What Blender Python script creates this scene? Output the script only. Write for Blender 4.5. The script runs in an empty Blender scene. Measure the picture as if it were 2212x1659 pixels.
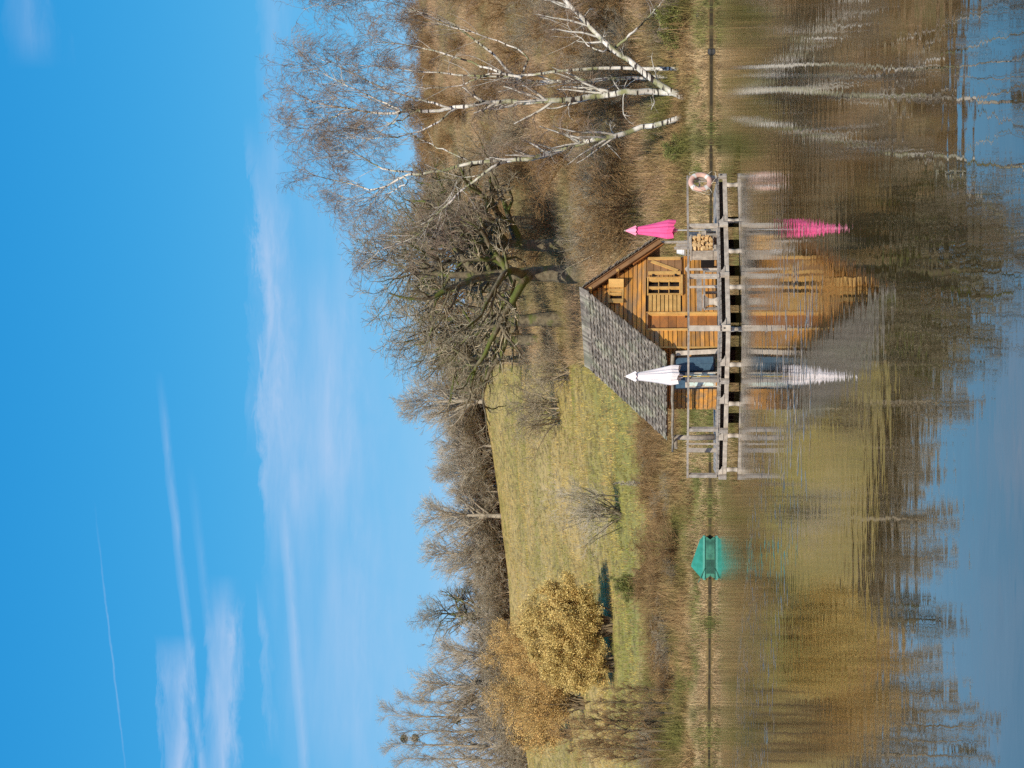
import bpy, math, random
import numpy as np
from mathutils import Vector, Matrix
random.seed(7); rng = np.random.default_rng(11)
S = bpy.context.scene; COL = S.collection
R = math.radians
# ------------------------------------------------------------------ camera
H_CAM = 2.0; F = 3600.0; VH = 1445.0; PITCH = math.atan((VH - 1106) / F)
cam_d = bpy.data.cameras.new("camera"); cam = bpy.data.objects.new("camera", cam_d); COL.objects.link(cam)
cam_d.sensor_width = 36; cam_d.lens = 36 * F / 2212.0; cam_d.clip_start = 0.5; cam_d.clip_end = 6000
fw = Vector((0, math.cos(PITCH), math.sin(PITCH))); up = Vector((0, -math.sin(PITCH), math.cos(PITCH))); rt = Vector((1, 0, 0))
X, Y, Z = -up, rt, -fw                       # the phone was held on its side: picture right = down
cam.matrix_world = Matrix(((X.x, Y.x, Z.x, 0), (X.y, Y.y, Z.y, 0), (X.z, Y.z, Z.z, H_CAM), (0, 0, 0, 1)))
S.camera = cam
S.cycles.use_denoising = False           # keeps the fine twigs and grass crisp
S.view_settings.view_transform = 'Standard'; S.view_settings.look = 'None'; S.view_settings.exposure = 0.0; S.view_settings.gamma = 1
# ------------------------------------------------------------------ light
SUN_EL = R(41); SUN_AZ = R(190)              # behind the camera, a little to its left
to_sun = Vector((math.sin(SUN_AZ) * math.cos(SUN_EL), math.cos(SUN_AZ) * math.cos(SUN_EL), math.sin(SUN_EL)))
sd = bpy.data.lights.new("sun", 'SUN'); sd.energy = 4.9; sd.angle = R(0.5); sd.color = (1, .92, .78)
so = bpy.data.objects.new("sun", sd); COL.objects.link(so); so.rotation_euler = to_sun.to_track_quat('Z', 'Y').to_euler()

def ray_of(iy, ix):                          # direction of sight through a point of the photograph
    du = (1659 - iy) - 829.5; dv = 1106 - ix
    d = rt * du + up * dv + fw * F
    return d / d.y
def at(iy, ix, Yd): d = ray_of(iy, ix); return Vector((d.x * Yd, Yd, H_CAM + d.z * Yd))

W = bpy.data.worlds.new("World"); S.world = W; W.use_nodes = True
nt = W.node_tree; N = nt.nodes; Lk = nt.links; N.clear()
def nd(t, **k):
    n = N.new(t)
    for a, b in k.items(): setattr(n, a, b)
    return n
def mth(op, a, b=None, c=None, clamp=False):
    n = N.new('ShaderNodeMath'); n.operation = op; n.use_clamp = clamp
    for i, v in enumerate((a, b, c)):
        if v is None: continue
        if isinstance(v, (int, float)): n.inputs[i].default_value = v
        else: Lk.new(v, n.inputs[i])
    return n.outputs[0]
out = nd('ShaderNodeOutputWorld'); bg = nd('ShaderNodeBackground'); bg.inputs[1].default_value = 0.115
sky = nd('ShaderNodeTexSky', sky_type='NISHITA', sun_disc=False, sun_elevation=SUN_EL, sun_rotation=SUN_AZ, altitude=0, air_density=1.0, dust_density=0.3, ozone_density=3.0)
hs = nd('ShaderNodeHueSaturation'); hs.inputs['Hue'].default_value = 0.49; hs.inputs['Saturation'].default_value = 1.25; hs.inputs['Value'].default_value = 1.0
Lk.new(sky.outputs[0], hs.inputs['Color'])
srgb = nd('ShaderNodeSeparateXYZ'); Lk.new(hs.outputs[0], srgb.inputs[0]); crgb = nd('ShaderNodeCombineXYZ')
for i_, (k_, g_) in enumerate(((.445, 1.64), (1.649, .64), (3.70, .35))):        # the phone's deep blue rendering of the same sky
    Lk.new(mth('MULTIPLY', mth('POWER', mth('MAXIMUM', srgb.outputs[i_], 0.0), g_), k_), crgb.inputs[i_])
tc = nd('ShaderNodeTexCoord'); sp = nd('ShaderNodeSeparateXYZ'); Lk.new(tc.outputs['Generated'], sp.inputs[0])
yy = mth('MAXIMUM', sp.outputs[1], 0.02); azn = mth('DIVIDE', sp.outputs[0], yy); eln = mth('DIVIDE', sp.outputs[2], yy)
cb = nd('ShaderNodeCombineXYZ'); Lk.new(mth('MULTIPLY', azn, 2.2), cb.inputs[0]); Lk.new(mth('MULTIPLY', eln, 14.0), cb.inputs[1])
nz = nd('ShaderNodeTexNoise'); nz.inputs['Scale'].default_value = 2.3; nz.inputs['Detail'].default_value = 6; nz.inputs['Roughness'].default_value = .55; nz.inputs['Distortion'].default_value = .3
Lk.new(cb.outputs[0], nz.inputs['Vector'])
cb2 = nd('ShaderNodeCombineXYZ'); Lk.new(mth('MULTIPLY', azn, 9), cb2.inputs[0]); Lk.new(mth('MULTIPLY', eln, 60.0), cb2.inputs[1])
nz2 = nd('ShaderNodeTexNoise'); nz2.inputs['Scale'].default_value = 1.0; nz2.inputs['Detail'].default_value = 7; nz2.inputs['Roughness'].default_value = .6
Lk.new(cb2.outputs[0], nz2.inputs['Vector'])
cb3 = nd('ShaderNodeCombineXYZ'); Lk.new(mth('MULTIPLY', azn, 18), cb3.inputs[0]); Lk.new(mth('MULTIPLY', eln, 60.0), cb3.inputs[1])
nz3 = nd('ShaderNodeTexNoise'); nz3.inputs['Scale'].default_value = 1.6; nz3.inputs['Detail'].default_value = 8; nz3.inputs['Roughness'].default_value = .68; nz3.inputs['Distortion'].default_value = .6; Lk.new(cb3.outputs[0], nz3.inputs['Vector'])
def ae(iy, ix): d = ray_of(iy, ix); return d.x, d.z
def streak(p1, p2, w1, w2, amp, soft=.8, puff=True):
    """a long thin cloud between two directions; w1 / w2 half widths (above / below) in radians"""
    (a1, e1), (a2, e2) = ae(*p1), ae(*p2)
    m = (e2 - e1) / (a2 - a1)
    line = mth('MULTIPLY_ADD', azn, m, e1 - m * a1)
    wob = mth('ADD', mth('MULTIPLY', mth('SUBTRACT', nz.outputs['Fac'], .5), .030 if puff else .003), mth('MULTIPLY', mth('SUBTRACT', nz3.outputs['Fac'], .5), .022 if puff else .004))
    d = mth('SUBTRACT', mth('ADD', eln, wob), line)
    upf = mth('SUBTRACT', 1, mth('DIVIDE', mth('MAXIMUM', d, 0), w1), clamp=True)
    dnf = mth('SUBTRACT', 1, mth('DIVIDE', mth('MAXIMUM', mth('MULTIPLY', d, -1), 0), w2), clamp=True)
    body = mth('MULTIPLY', mth('POWER', upf, .7), mth('POWER', dnf, 1.2))
    lo, hi = min(a1, a2), max(a1, a2); fl = (hi - lo) * .25 * soft + .004
    f1 = mth('DIVIDE', mth('SUBTRACT', azn, lo), fl, clamp=True); f2 = mth('DIVIDE', mth('SUBTRACT', hi, azn), fl, clamp=True)
    k = mth('MULTIPLY', mth('MULTIPLY', body, mth('MULTIPLY', f1, f2)), amp)
    if not puff: k = mth('MULTIPLY', k, mth('MULTIPLY_ADD', nz3.outputs['Fac'], 2.0, 0.0), clamp=True)
    if puff: k = mth('MULTIPLY', k, mth('ADD', mth('MULTIPLY_ADD', nz2.outputs['Fac'], 2.4, -.55), mth('MULTIPLY', nz3.outputs['Fac'], .7)), clamp=True)
    return k
cl = [streak((1240, 600), (250, 535), .005, .024, .50), streak((1000, 585), (420, 560), .012, .024, .28), streak((1150, 690), (550, 720), .03, .03, .30),
      streak((1800, 480), (1240, 500), .016, .011, .75), streak((1780, 378), (1370, 385), .013, .011, .75), streak((1640, 590), (1250, 570), .004, .006, .30),
      streak((1800, 452), (800, 345), .0035, .0035, .30, .6, False), streak((1800, 500), (1000, 412), .004, .004, .16, 1, False), streak((1750, 668), (1080, 612), .0045, .0045, .38, .5, False),
      streak((1750, 281), (1080, 204), .0008, .0008, .30, 1.4, False), streak((1800, 780), (700, 730), .05, .05, .40), streak((900, 760), (100, 700), .04, .04, .20),
      streak((500, 590), (-200, 600), .012, .02, .25), streak((-150, 40), (150, 90), .02, .02, .2)]
tot = cl[0]
for c in cl[1:]: tot = mth('ADD', tot, c)
tot = mth('MINIMUM', mth('MULTIPLY', tot, .78), .8)
mx = nd('ShaderNodeMixRGB'); Lk.new(tot, mx.inputs[0]); Lk.new(crgb.outputs[0], mx.inputs[1]); mx.inputs[2].default_value = (4.4, 5.6, 7.7, 1)
Lk.new(mx.outputs[0], bg.inputs[0]); Lk.new(bg.outputs[0], out.inputs[0])

# ------------------------------------------------------------------ helpers
def tag(o, label=None, cat=None, group=None, kind=None):
    if label: o['label'] = label
    if cat: o['category'] = cat
    if group: o['group'] = group
    if kind: o['kind'] = kind
    return o
def empty(name, loc=(0, 0, 0), rz=0):
    o = bpy.data.objects.new(name, None); COL.objects.link(o); o.location = loc; o.rotation_euler = (0, 0, rz); o.empty_display_size = .2
    return o
def mesh_np(name, V, Fq, mat, parent=None, smooth=False, tri=False):
    me = bpy.data.meshes.new(name); n = len(V); k = 3 if tri else 4; m = len(Fq)
    me.vertices.add(n); me.vertices.foreach_set('co', np.ascontiguousarray(V, dtype=np.float32).ravel())
    me.loops.add(m * k); me.loops.foreach_set('vertex_index', np.ascontiguousarray(Fq, dtype=np.int32).ravel())
    me.polygons.add(m); me.polygons.foreach_set('loop_start', np.arange(0, m * k, k, dtype=np.int32))
    if smooth: me.polygons.foreach_set('use_smooth', np.ones(m, dtype=bool))
    me.update(calc_edges=True); me.materials.append(mat)
    o = bpy.data.objects.new(name, me); COL.objects.link(o)
    if parent: o.parent = parent
    return o
class MB:
    def __init__(s): s.v = []; s.f = []
    def add(s, vs, fs):
        b = len(s.v); s.v += [tuple(v) for v in vs]; s.f += [tuple(i + b for i in f) for f in fs]; return s
    def box(s, x0, x1, y0, y1, z0, z1, M=None):
        vs = [Vector((x, y, z)) for z in (z0, z1) for y in (y0, y1) for x in (x0, x1)]
        if M: vs = [M @ v for v in vs]
        return s.add(vs, [(0, 2, 3, 1), (4, 5, 7, 6), (0, 1, 5, 4), (2, 6, 7, 3), (0, 4, 6, 2), (1, 3, 7, 5)])
    def bar(s, a, b, w, h, upv=(0, 0, 1)):
        """a beam of section w x h from a to b"""
        a = Vector(a); b = Vector(b); t = (b - a).normalized(); u = Vector(upv)
        if abs(t.dot(u)) > .98: u = Vector((0, 1, 0))
        sx = t.cross(u).normalized() * w / 2; sz = sx.cross(t).normalized() * h / 2
        vs = [p + i * sx + j * sz for p in (a, b) for i, j in ((-1, -1), (1, -1), (1, 1), (-1, 1))]
        return s.add(vs, [(0, 3, 2, 1), (4, 5, 6, 7), (0, 1, 5, 4), (1, 2, 6, 5), (2, 3, 7, 6), (3, 0, 4, 7)])
    def tube(s, pts, r, n=8, cap=True):
        pts = [Vector(p) for p in pts]; k = len(pts); rs = r if isinstance(r, (list, tuple)) else [r] * k
        b = len(s.v); ref = Vector((.31, .17, .93))
        for i, p in enumerate(pts):
            t = (pts[min(i + 1, k - 1)] - pts[max(i - 1, 0)]).normalized()
            n1 = t.cross(ref)
            if n1.length < .1: n1 = t.cross(Vector((1, 0, 0)))
            n1.normalize(); n2 = t.cross(n1)
            for j in range(n):
                a = 2 * math.pi * j / n; s.v.append(tuple(p + rs[i] * (math.cos(a) * n1 + math.sin(a) * n2)))
        for i in range(k - 1):
            for j in range(n): s.f.append((b + i * n + j, b + i * n + (j + 1) % n, b + (i + 1) * n + (j + 1) % n, b + (i + 1) * n + j))
        if cap: s.f.append(tuple(b + j for j in range(n))[::-1]); s.f.append(tuple(b + (k - 1) * n + j for j in range(n)))
        return s
    def build(s, name, mat, parent=None, smooth=False, bevel=0):
        me = bpy.data.meshes.new(name); me.from_pydata(s.v, [], s.f); me.update(); me.materials.append(mat)
        if smooth: me.polygons.foreach_set('use_smooth', [True] * len(me.polygons))
        o = bpy.data.objects.new(name, me); COL.objects.link(o)
        if parent: o.parent = parent
        if bevel:
            m = o.modifiers.new('bevel', 'BEVEL'); m.width = bevel; m.segments = 1
        return o
def copy_tree(o, parent=None):
    c = o.copy(); COL.objects.link(c)
    if parent: c.parent = parent
    for ch in list(o.children): copy_tree(ch, c)
    return c

# ------------------------------------------------------------------ materials
def mat(name, c1, c2=None, scale=5, rough=.8, bump=0, bscale=20, stretch=(1, 1, 1), island=0.0, detail=5, c3=None, s3=.6, coord='Object', mid=(.35, .65), spec=.25, trans=0, m3=(.5, .7)):
    m = bpy.data.materials.new(name); m.use_nodes = True; t = m.node_tree; p = t.nodes['Principled BSDF']
    p.inputs['Roughness'].default_value = rough; p.inputs['Specular IOR Level'].default_value = spec
    if c2 is None: p.inputs['Base Color'].default_value = (*c1, 1); c2 = c1
    co = t.nodes.new('ShaderNodeTexCoord'); mp = t.nodes.new('ShaderNodeMapping'); mp.inputs['Scale'].default_value = stretch
    t.links.new(co.outputs[coord], mp.inputs[0])
    n = t.nodes.new('ShaderNodeTexNoise'); n.inputs['Scale'].default_value = scale; n.inputs['Detail'].default_value = detail; n.inputs['Roughness'].default_value = .6
    t.links.new(mp.outputs[0], n.inputs['Vector'])
    r = t.nodes.new('ShaderNodeValToRGB'); r.color_ramp.elements[0].position = mid[0]; r.color_ramp.elements[1].position = mid[1]
    r.color_ramp.elements[0].color = (*c1, 1); r.color_ramp.elements[1].color = (*c2, 1)
    t.links.new(n.outputs['Fac'], r.inputs[0]); col = r.outputs[0]
    if c3 is not None:
        n3 = t.nodes.new('ShaderNodeTexNoise'); n3.inputs['Scale'].default_value = s3; n3.inputs['Detail'].default_value = 4
        t.links.new(mp.outputs[0], n3.inputs['Vector'])
        r3 = t.nodes.new('ShaderNodeValToRGB'); r3.color_ramp.elements[0].position = m3[0]; r3.color_ramp.elements[1].position = m3[1]
        t.links.new(n3.outputs['Fac'], r3.inputs[0])
        x = t.nodes.new('ShaderNodeMixRGB'); t.links.new(r3.outputs[0], x.inputs[0]); t.links.new(col, x.inputs[1]); x.inputs[2].default_value = (*c3, 1); col = x.outputs[0]
    if island:
        g = t.nodes.new('ShaderNodeNewGeometry'); mr = t.nodes.new('ShaderNodeMapRange'); mr.inputs[3].default_value = 1 - island; mr.inputs[4].default_value = 1 + island
        t.links.new(g.outputs['Random Per Island'], mr.inputs[0])
        vm = t.nodes.new('ShaderNodeVectorMath'); vm.operation = 'SCALE'; t.links.new(col, vm.inputs[0]); t.links.new(mr.outputs[0], vm.inputs['Scale']); col = vm.outputs[0]
    t.links.new(col, p.inputs['Base Color'])
    if bump:
        nb = t.nodes.new('ShaderNodeTexNoise'); nb.inputs['Scale'].default_value = bscale; nb.inputs['Detail'].default_value = 6
        t.links.new(mp.outputs[0], nb.inputs['Vector'])
        b = t.nodes.new('ShaderNodeBump'); b.inputs['Strength'].default_value = 1; b.inputs['Distance'].default_value = bump
        t.links.new(nb.outputs['Fac'], b.inputs['Height']); t.links.new(b.outputs[0], p.inputs['Normal'])
    return m
M = {}
M['cabin_wood'] = mat('stained_wood', (.66, .30, .055), (.42, .19, .05), 3, .7, .004, 30, (.6, 2, 3), .26, c3=(.30, .19, .095), s3=1.5, m3=(.45, .66))
M['cabin_trim'] = mat('pale_stained_wood', (.66, .40, .13), (.50, .29, .09), 4, .7, .003, 30, (1, 1, 1), .12)
M['cabin_door'] = mat('door_wood', (.42, .17, .045), (.27, .12, .045), 3, .65, .003, 25, (1, 2, 2), .18)
M['soffit'] = mat('soffit_wood', (.33, .18, .08), (.24, .13, .06), 4, .8, .003, 25, island=.2)
M['grey_wood'] = mat('weathered_wood', (.40, .355, .30), (.23, .20, .17), 6, .9, .006, 18, (1, 1, 1), .14, c3=(.14, .12, .10), s3=2.2, m3=(.58, .74))
M['pale_wood'] = mat('bleached_wood', (.54, .47, .38), (.31, .26, .21), 5, .9, .004, 18, (1, 1, 1), .1, c3=(.25, .22, .19), s3=3, m3=(.6, .8))
M['shingle'] = mat('wood_shingles', (.30, .255, .20), (.12, .10, .078), 5, .9, .006, 30, (1, 1, 1), .42, c3=(.26, .25, .17), s3=1.3)
M['dark_wood'] = mat('shade_dark_wood', (.035, .03, .025), (.06, .05, .04), 5, .8)  # underdeck shade put into the colour of joists and back piles
M['log'] = mat('log_wood', (.36, .31, .24), (.22, .18, .13), 5, .9, .006, 15)
M['cut_wood'] = mat('cut_firewood', (.74, .52, .27), (.55, .34, .14), 9, .85, 0, 20, island=.2)
M['glass'] = mat('dark_window_glass', (.012, .012, .015), None, 1, .12, spec=.5)
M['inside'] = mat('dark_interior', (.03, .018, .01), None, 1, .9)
M['pink'] = mat('pink_canvas', (.90, .13, .33), (.84, .10, .28), 4, .75, .003, 8)
M['pink_pale'] = mat('faded_pink_canvas', (.93, .33, .46), (.88, .28, .40), 4, .75)
M['white_canvas'] = mat('white_canvas', (.90, .82, .79), (.84, .76, .73), 4, .75, .003, 8)
M['white_pl'] = mat('white_plastic', (.74, .78, .84), None, 1, .5)
M['pole_metal'] = mat('dull_metal', (.45, .44, .42), None, 1, .5)
M['pole_yellow'] = mat('yellow_pole', (.62, .42, .10), None, 1, .5)
M['ring'] = mat('faded_orange_float', (.72, .45, .35), (.60, .36, .28), 6, .7, .003, 14)
M['ring_band'] = mat('white_band', (.80, .77, .70), (.66, .62, .55), 9, .7)
M['rope'] = mat('pale_rope', (.66, .60, .46), None, 1, .9)
M['navy'] = mat('navy_board', (.035, .075, .12), (.055, .11, .16), 14, .6, .003, 20)
M['black'] = mat('black_frame', (.012, .012, .014), None, 1, .5)
M['teal_pale'] = mat('peeling_turquoise_paint', (.50, .66, .60), (.62, .68, .62), 12, .8, c3=(.40, .36, .28), s3=8, m3=(.55, .62))
M['boat'] = mat('turquoise_tarpaulin', (.02, .22, .16), (.035, .31, .25), 3, .6, .02, 4, c3=(.03, .16, .14), s3=1.2)
M['boat_hull'] = mat('green_painted_hull', (.05, .21, .13), (.07, .27, .19), 4, .6, c3=(.02, .10, .07), s3=2)
M['hull_shade'] = mat('hull_shade_green', (.015, .07, .05), (.03, .11, .08), 4, .6)
M['boat_rim'] = mat('pale_green_rim', (.10, .36, .28), (.07, .30, .23), 5, .5)
M['ivy'] = mat('dark_evergreen_leaves', (.03, .075, .015), (.06, .12, .03), 3, .7, island=.4)
M['broom'] = mat('olive_broom_twigs', (.22, .23, .06), (.13, .14, .04), 3, .85, island=.45)
M['mistletoe'] = mat('mistletoe', (.10, .12, .03), (.15, .15, .04), 3, .8, island=.4)
M['oak_bark'] = mat('mossy_oak_bark', (.085, .068, .042), (.21, .175, .11), 2.2, .95, .03, 9, c3=(.11, .13, .03), s3=.7, m3=(.5, .62))
M['oak_twig'] = mat('oak_twigs', (.26, .21, .13), (.44, .38, .26), .5, .95, island=.45)
M['shrub_twig'] = mat('bush_twigs', (.25, .20, .13), (.40, .34, .23), .3, .95, island=.5)
M['brown_twig'] = mat('reddish_twigs', (0.25, 0.149, 0.0648), (0.38, 0.25, 0.108), .25, .95, island=.35)
M['grey_twig'] = mat('grey_twigs', (.36, .31, .22), (.56, .50, .39), .3, .95, island=.45)
M['birch_twig'] = mat('birch_twigs', (.20, .135, .09), (.32, .25, .18), .5, .9, island=.35)
M['birch_limb'] = mat('birch_limbs', (.62, .58, .50), (.36, .33, .26), 2.5, .9, c3=(.12, .10, .08), s3=2.4, m3=(.56, .64))
M['far_bark'] = mat('pale_bark', (.40, .35, .26), (.26, .22, .16), 1.5, .95)
M['willow_leaf'] = mat('yellow_willow_buds', (.74, .55, .20), (.46, .34, .11), .9, .8, island=.35)
M['orange_leaf'] = mat('orange_willow_twigs', (.72, .48, .18), (.46, .31, .11), .8, .8, island=.4)
M['willow_bark'] = mat('willow_bark', (.13, .10, .06), (.22, .17, .10), 2, .95)
M['pebble'] = mat('dark_stone', (.03, .028, .025), (.06, .055, .05), 4, .7)
def birch_bark():
    m = mat('white_birch_bark', (.76, .71, .62), (.52, .48, .40), 1.6, .8, .01, 12, c3=(.24, .24, .11), s3=.8, m3=(.46, .60)); t = m.node_tree; p = t.nodes['Principled BSDF']
    src = p.inputs['Base Color'].links[0].from_socket
    co = t.nodes.new('ShaderNodeTexCoord'); mp = t.nodes.new('ShaderNodeMapping'); mp.inputs['Scale'].default_value = (.9, .9, 4.5); t.links.new(co.outputs['Object'], mp.inputs[0])
    n = t.nodes.new('ShaderNodeTexNoise'); n.inputs['Scale'].default_value = 1.6; n.inputs['Detail'].default_value = 3; t.links.new(mp.outputs[0], n.inputs['Vector'])
    r = t.nodes.new('ShaderNodeValToRGB'); r.color_ramp.elements[0].position = .55; r.color_ramp.elements[1].position = .60; t.links.new(n.outputs['Fac'], r.inputs[0])
    x = t.nodes.new('ShaderNodeMixRGB'); t.links.new(r.outputs[0], x.inputs[0]); t.links.new(src, x.inputs[1]); x.inputs[2].default_value = (.045, .035, .03, 1)
    t.links.new(x.outputs[0], p.inputs['Base Color']); return m
M['birch_bark'] = birch_bark()

# ------------------------------------------------------------------ terrain
A_C = np.array([-.60, -.30, -.230, -.18, -.125, -.072, -.0113, .036, .075, .105, .147, .23, .30, .60])
V_C = np.array([1200, 1160, 1140, 1112, 1098, 1080, 1042, 1030, 985, 945, 918, 900, 890, 900.])
T_C = np.tan(PITCH - np.arctan((V_C - 1106) / F))
def noise2(x, y, s, seed=0):
    x = np.asarray(x, float) / s + seed * 13.7; y = np.asarray(y, float) / s + seed * 7.3
    return (np.sin(x * 1.7 + 1.3 * np.sin(y * 1.1 + seed)) + np.sin(y * 2.1 + 1.1 * np.sin(x * 1.3 + 2 * seed)) + .6 * np.sin(2.7 * x + 3.3 * y + seed)) / 2.6
def shore(x): return 81.2 - .125 * x + .6 * noise2(x, x * 0, 5, 3) + .3 * noise2(x, x * 0, 1.3, 5)
def zt(x, y):
    x = np.asarray(x, float); y = np.asarray(y, float)
    a = x / np.maximum(y, 60)
    yc = 232 + 70 * np.clip(a, 0, .3)
    zc = H_CAM + np.interp(a, A_C, T_C) * yc
    d = y - shore(x); t = np.clip(d / (yc - shore(x)), 0, 1.0)
    land = .26 * (1 - np.exp(-np.maximum(d, 0) / .12)) + .55 * (1 - np.exp(-np.maximum(d, 0) / 4)) + (zc - .85) * (t ** 1.12) + .25 * noise2(x, y, 7) * np.clip(t * 6, 0, 1) + .5 * noise2(x, y, 26, 2) * np.clip(t * 3, 0, 1) * np.clip((1 - t) * 5, 0, 1)
    over = np.maximum(y - yc, 0); land = land - .10 * over * (over < 250) - 25 * (over >= 250)
    bed = -1.3 * (1 - np.exp(d / 3.0))
    z = np.where(d > 0, land, np.minimum(bed, -.0))
    z = np.where(y < 4, np.maximum(z, -1.3 + 1.45 * np.clip((4 - y) / 5, 0, 1)), z)
    return z
def ground_at(iy, ix):
    d = ray_of(iy, ix); Ys = np.arange(76, 300, .25); z = zt(d.x * Ys, Ys); r = H_CAM + d.z * Ys
    k = np.argmax(z > r); Yd = Ys[k] if (z > r).any() else 236.
    return Vector((d.x * Yd, Yd, float(zt(d.x * Yd, Yd))))
def a_rows():
    a = np.concatenate([-np.geomspace(4, .34, 14), np.linspace(-.32, .32, 260), np.geomspace(.34, 4, 14)])
    y = np.concatenate([[-60, -20, -5, -1, 0, 2, 4, 8, 20, 40, 60, 66, 70], np.linspace(72, 95, 90), np.linspace(95.6, 245, 200), np.linspace(250, 480, 20), np.linspace(520, 3000, 10)])
    return a, y
a_, y_ = a_rows(); AA, YY = np.meshgrid(a_, y_); XX = AA * np.maximum(YY, 60); ZZ = zt(XX, YY)
nr, nc = XX.shape; V = np.stack([XX, YY, ZZ], -1).reshape(-1, 3); i, j = np.meshgrid(np.arange(nr - 1), np.arange(nc - 1), indexing='ij')
q = (i * nc + j).ravel(); FQ = np.stack([q, q + 1, q + 1 + nc, q + nc], 1)
def ground_mat():
    m = mat('grassland', (.44, .32, .115), (.27, .215, .06), .5, .95, .10, 2.5, (1, .45, 1), coord='Object', c3=(.46, .33, .13), s3=.06, detail=9, m3=(.4, .62), mid=(.38, .62))
    t = m.node_tree; p = t.nodes['Principled BSDF']; src = p.inputs['Base Color'].links[0].from_socket
    def mix(fac, a, b):
        x = t.nodes.new('ShaderNodeMixRGB'); t.links.new(fac, x.inputs[0]); t.links.new(a, x.inputs[1]); x.inputs[2].default_value = (*b, 1); return x.outputs[0]
    def mt(op, a, b, clamp=False):
        n = t.nodes.new('ShaderNodeMath'); n.operation = op; n.use_clamp = clamp
        for k, v in enumerate((a, b)):
            if isinstance(v, (int, float)): n.inputs[k].default_value = v
            else: t.links.new(v, n.inputs[k])
        return n.outputs[0]
    co = t.nodes.new('ShaderNodeTexCoord'); s = t.nodes.new('ShaderNodeSeparateXYZ'); t.links.new(co.outputs['Object'], s.inputs[0])
    n = t.nodes.new('ShaderNodeTexNoise'); n.inputs['Scale'].default_value = .22; n.inputs['Detail'].default_value = 7; t.links.new(co.outputs['Object'], n.inputs['Vector'])
    w = mt('MULTIPLY', mt('SUBTRACT', n.outputs['Fac'], .5), 26)
    # lush green low meadow strip, brown bracken on the right hill, red-brown bracken streak, muddy bank
    yv = mt('ADD', s.outputs[1], w); xv = mt('ADD', s.outputs[0], mt('MULTIPLY', w, .6))
    low = mt('MULTIPLY', mt('SUBTRACT', 1, mt('DIVIDE', mt('ABSOLUTE', mt('SUBTRACT', yv, 112), 0), 26), True), .75)
    c = mix(low, src, (.21, .22, .05))
    right = mt('DIVIDE', mt('SUBTRACT', xv, mt('MULTIPLY', s.outputs[1], .008)), 5, True)
    c = mix(mt('MULTIPLY', right, .85), c, (.27, .18, .075))
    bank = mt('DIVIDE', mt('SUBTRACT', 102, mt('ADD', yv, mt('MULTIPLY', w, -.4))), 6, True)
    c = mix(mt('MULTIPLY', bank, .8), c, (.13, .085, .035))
    shore_dark = mt('DIVIDE', mt('SUBTRACT', mt('ADD', .03, mt('MULTIPLY', n.outputs['Fac'], .14)), s.outputs[2]), .05, True); c = mix(shore_dark, c, (.035, .026, .014))  # darker in an uneven narrow band just above water level
    n2 = t.nodes.new('ShaderNodeTexNoise'); n2.inputs['Scale'].default_value = 1.4; n2.inputs['Detail'].default_value = 8; n2.inputs['Roughness'].default_value = .75
    mp2 = t.nodes.new('ShaderNodeMapping'); mp2.inputs['Scale'].default_value = (1, .5, 1); t.links.new(co.outputs['Object'], mp2.inputs[0]); t.links.new(mp2.outputs[0], n2.inputs['Vector'])
    c = mix(mt('MULTIPLY', mt('DIVIDE', mt('SUBTRACT', n2.outputs['Fac'], .49), .10, True), .75), c, (.10, .075, .03))
    t.links.new(c, p.inputs['Base Color']); return m
g = mesh_np('ground', V, FQ, ground_mat(), smooth=True); tag(g, kind='structure')

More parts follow.
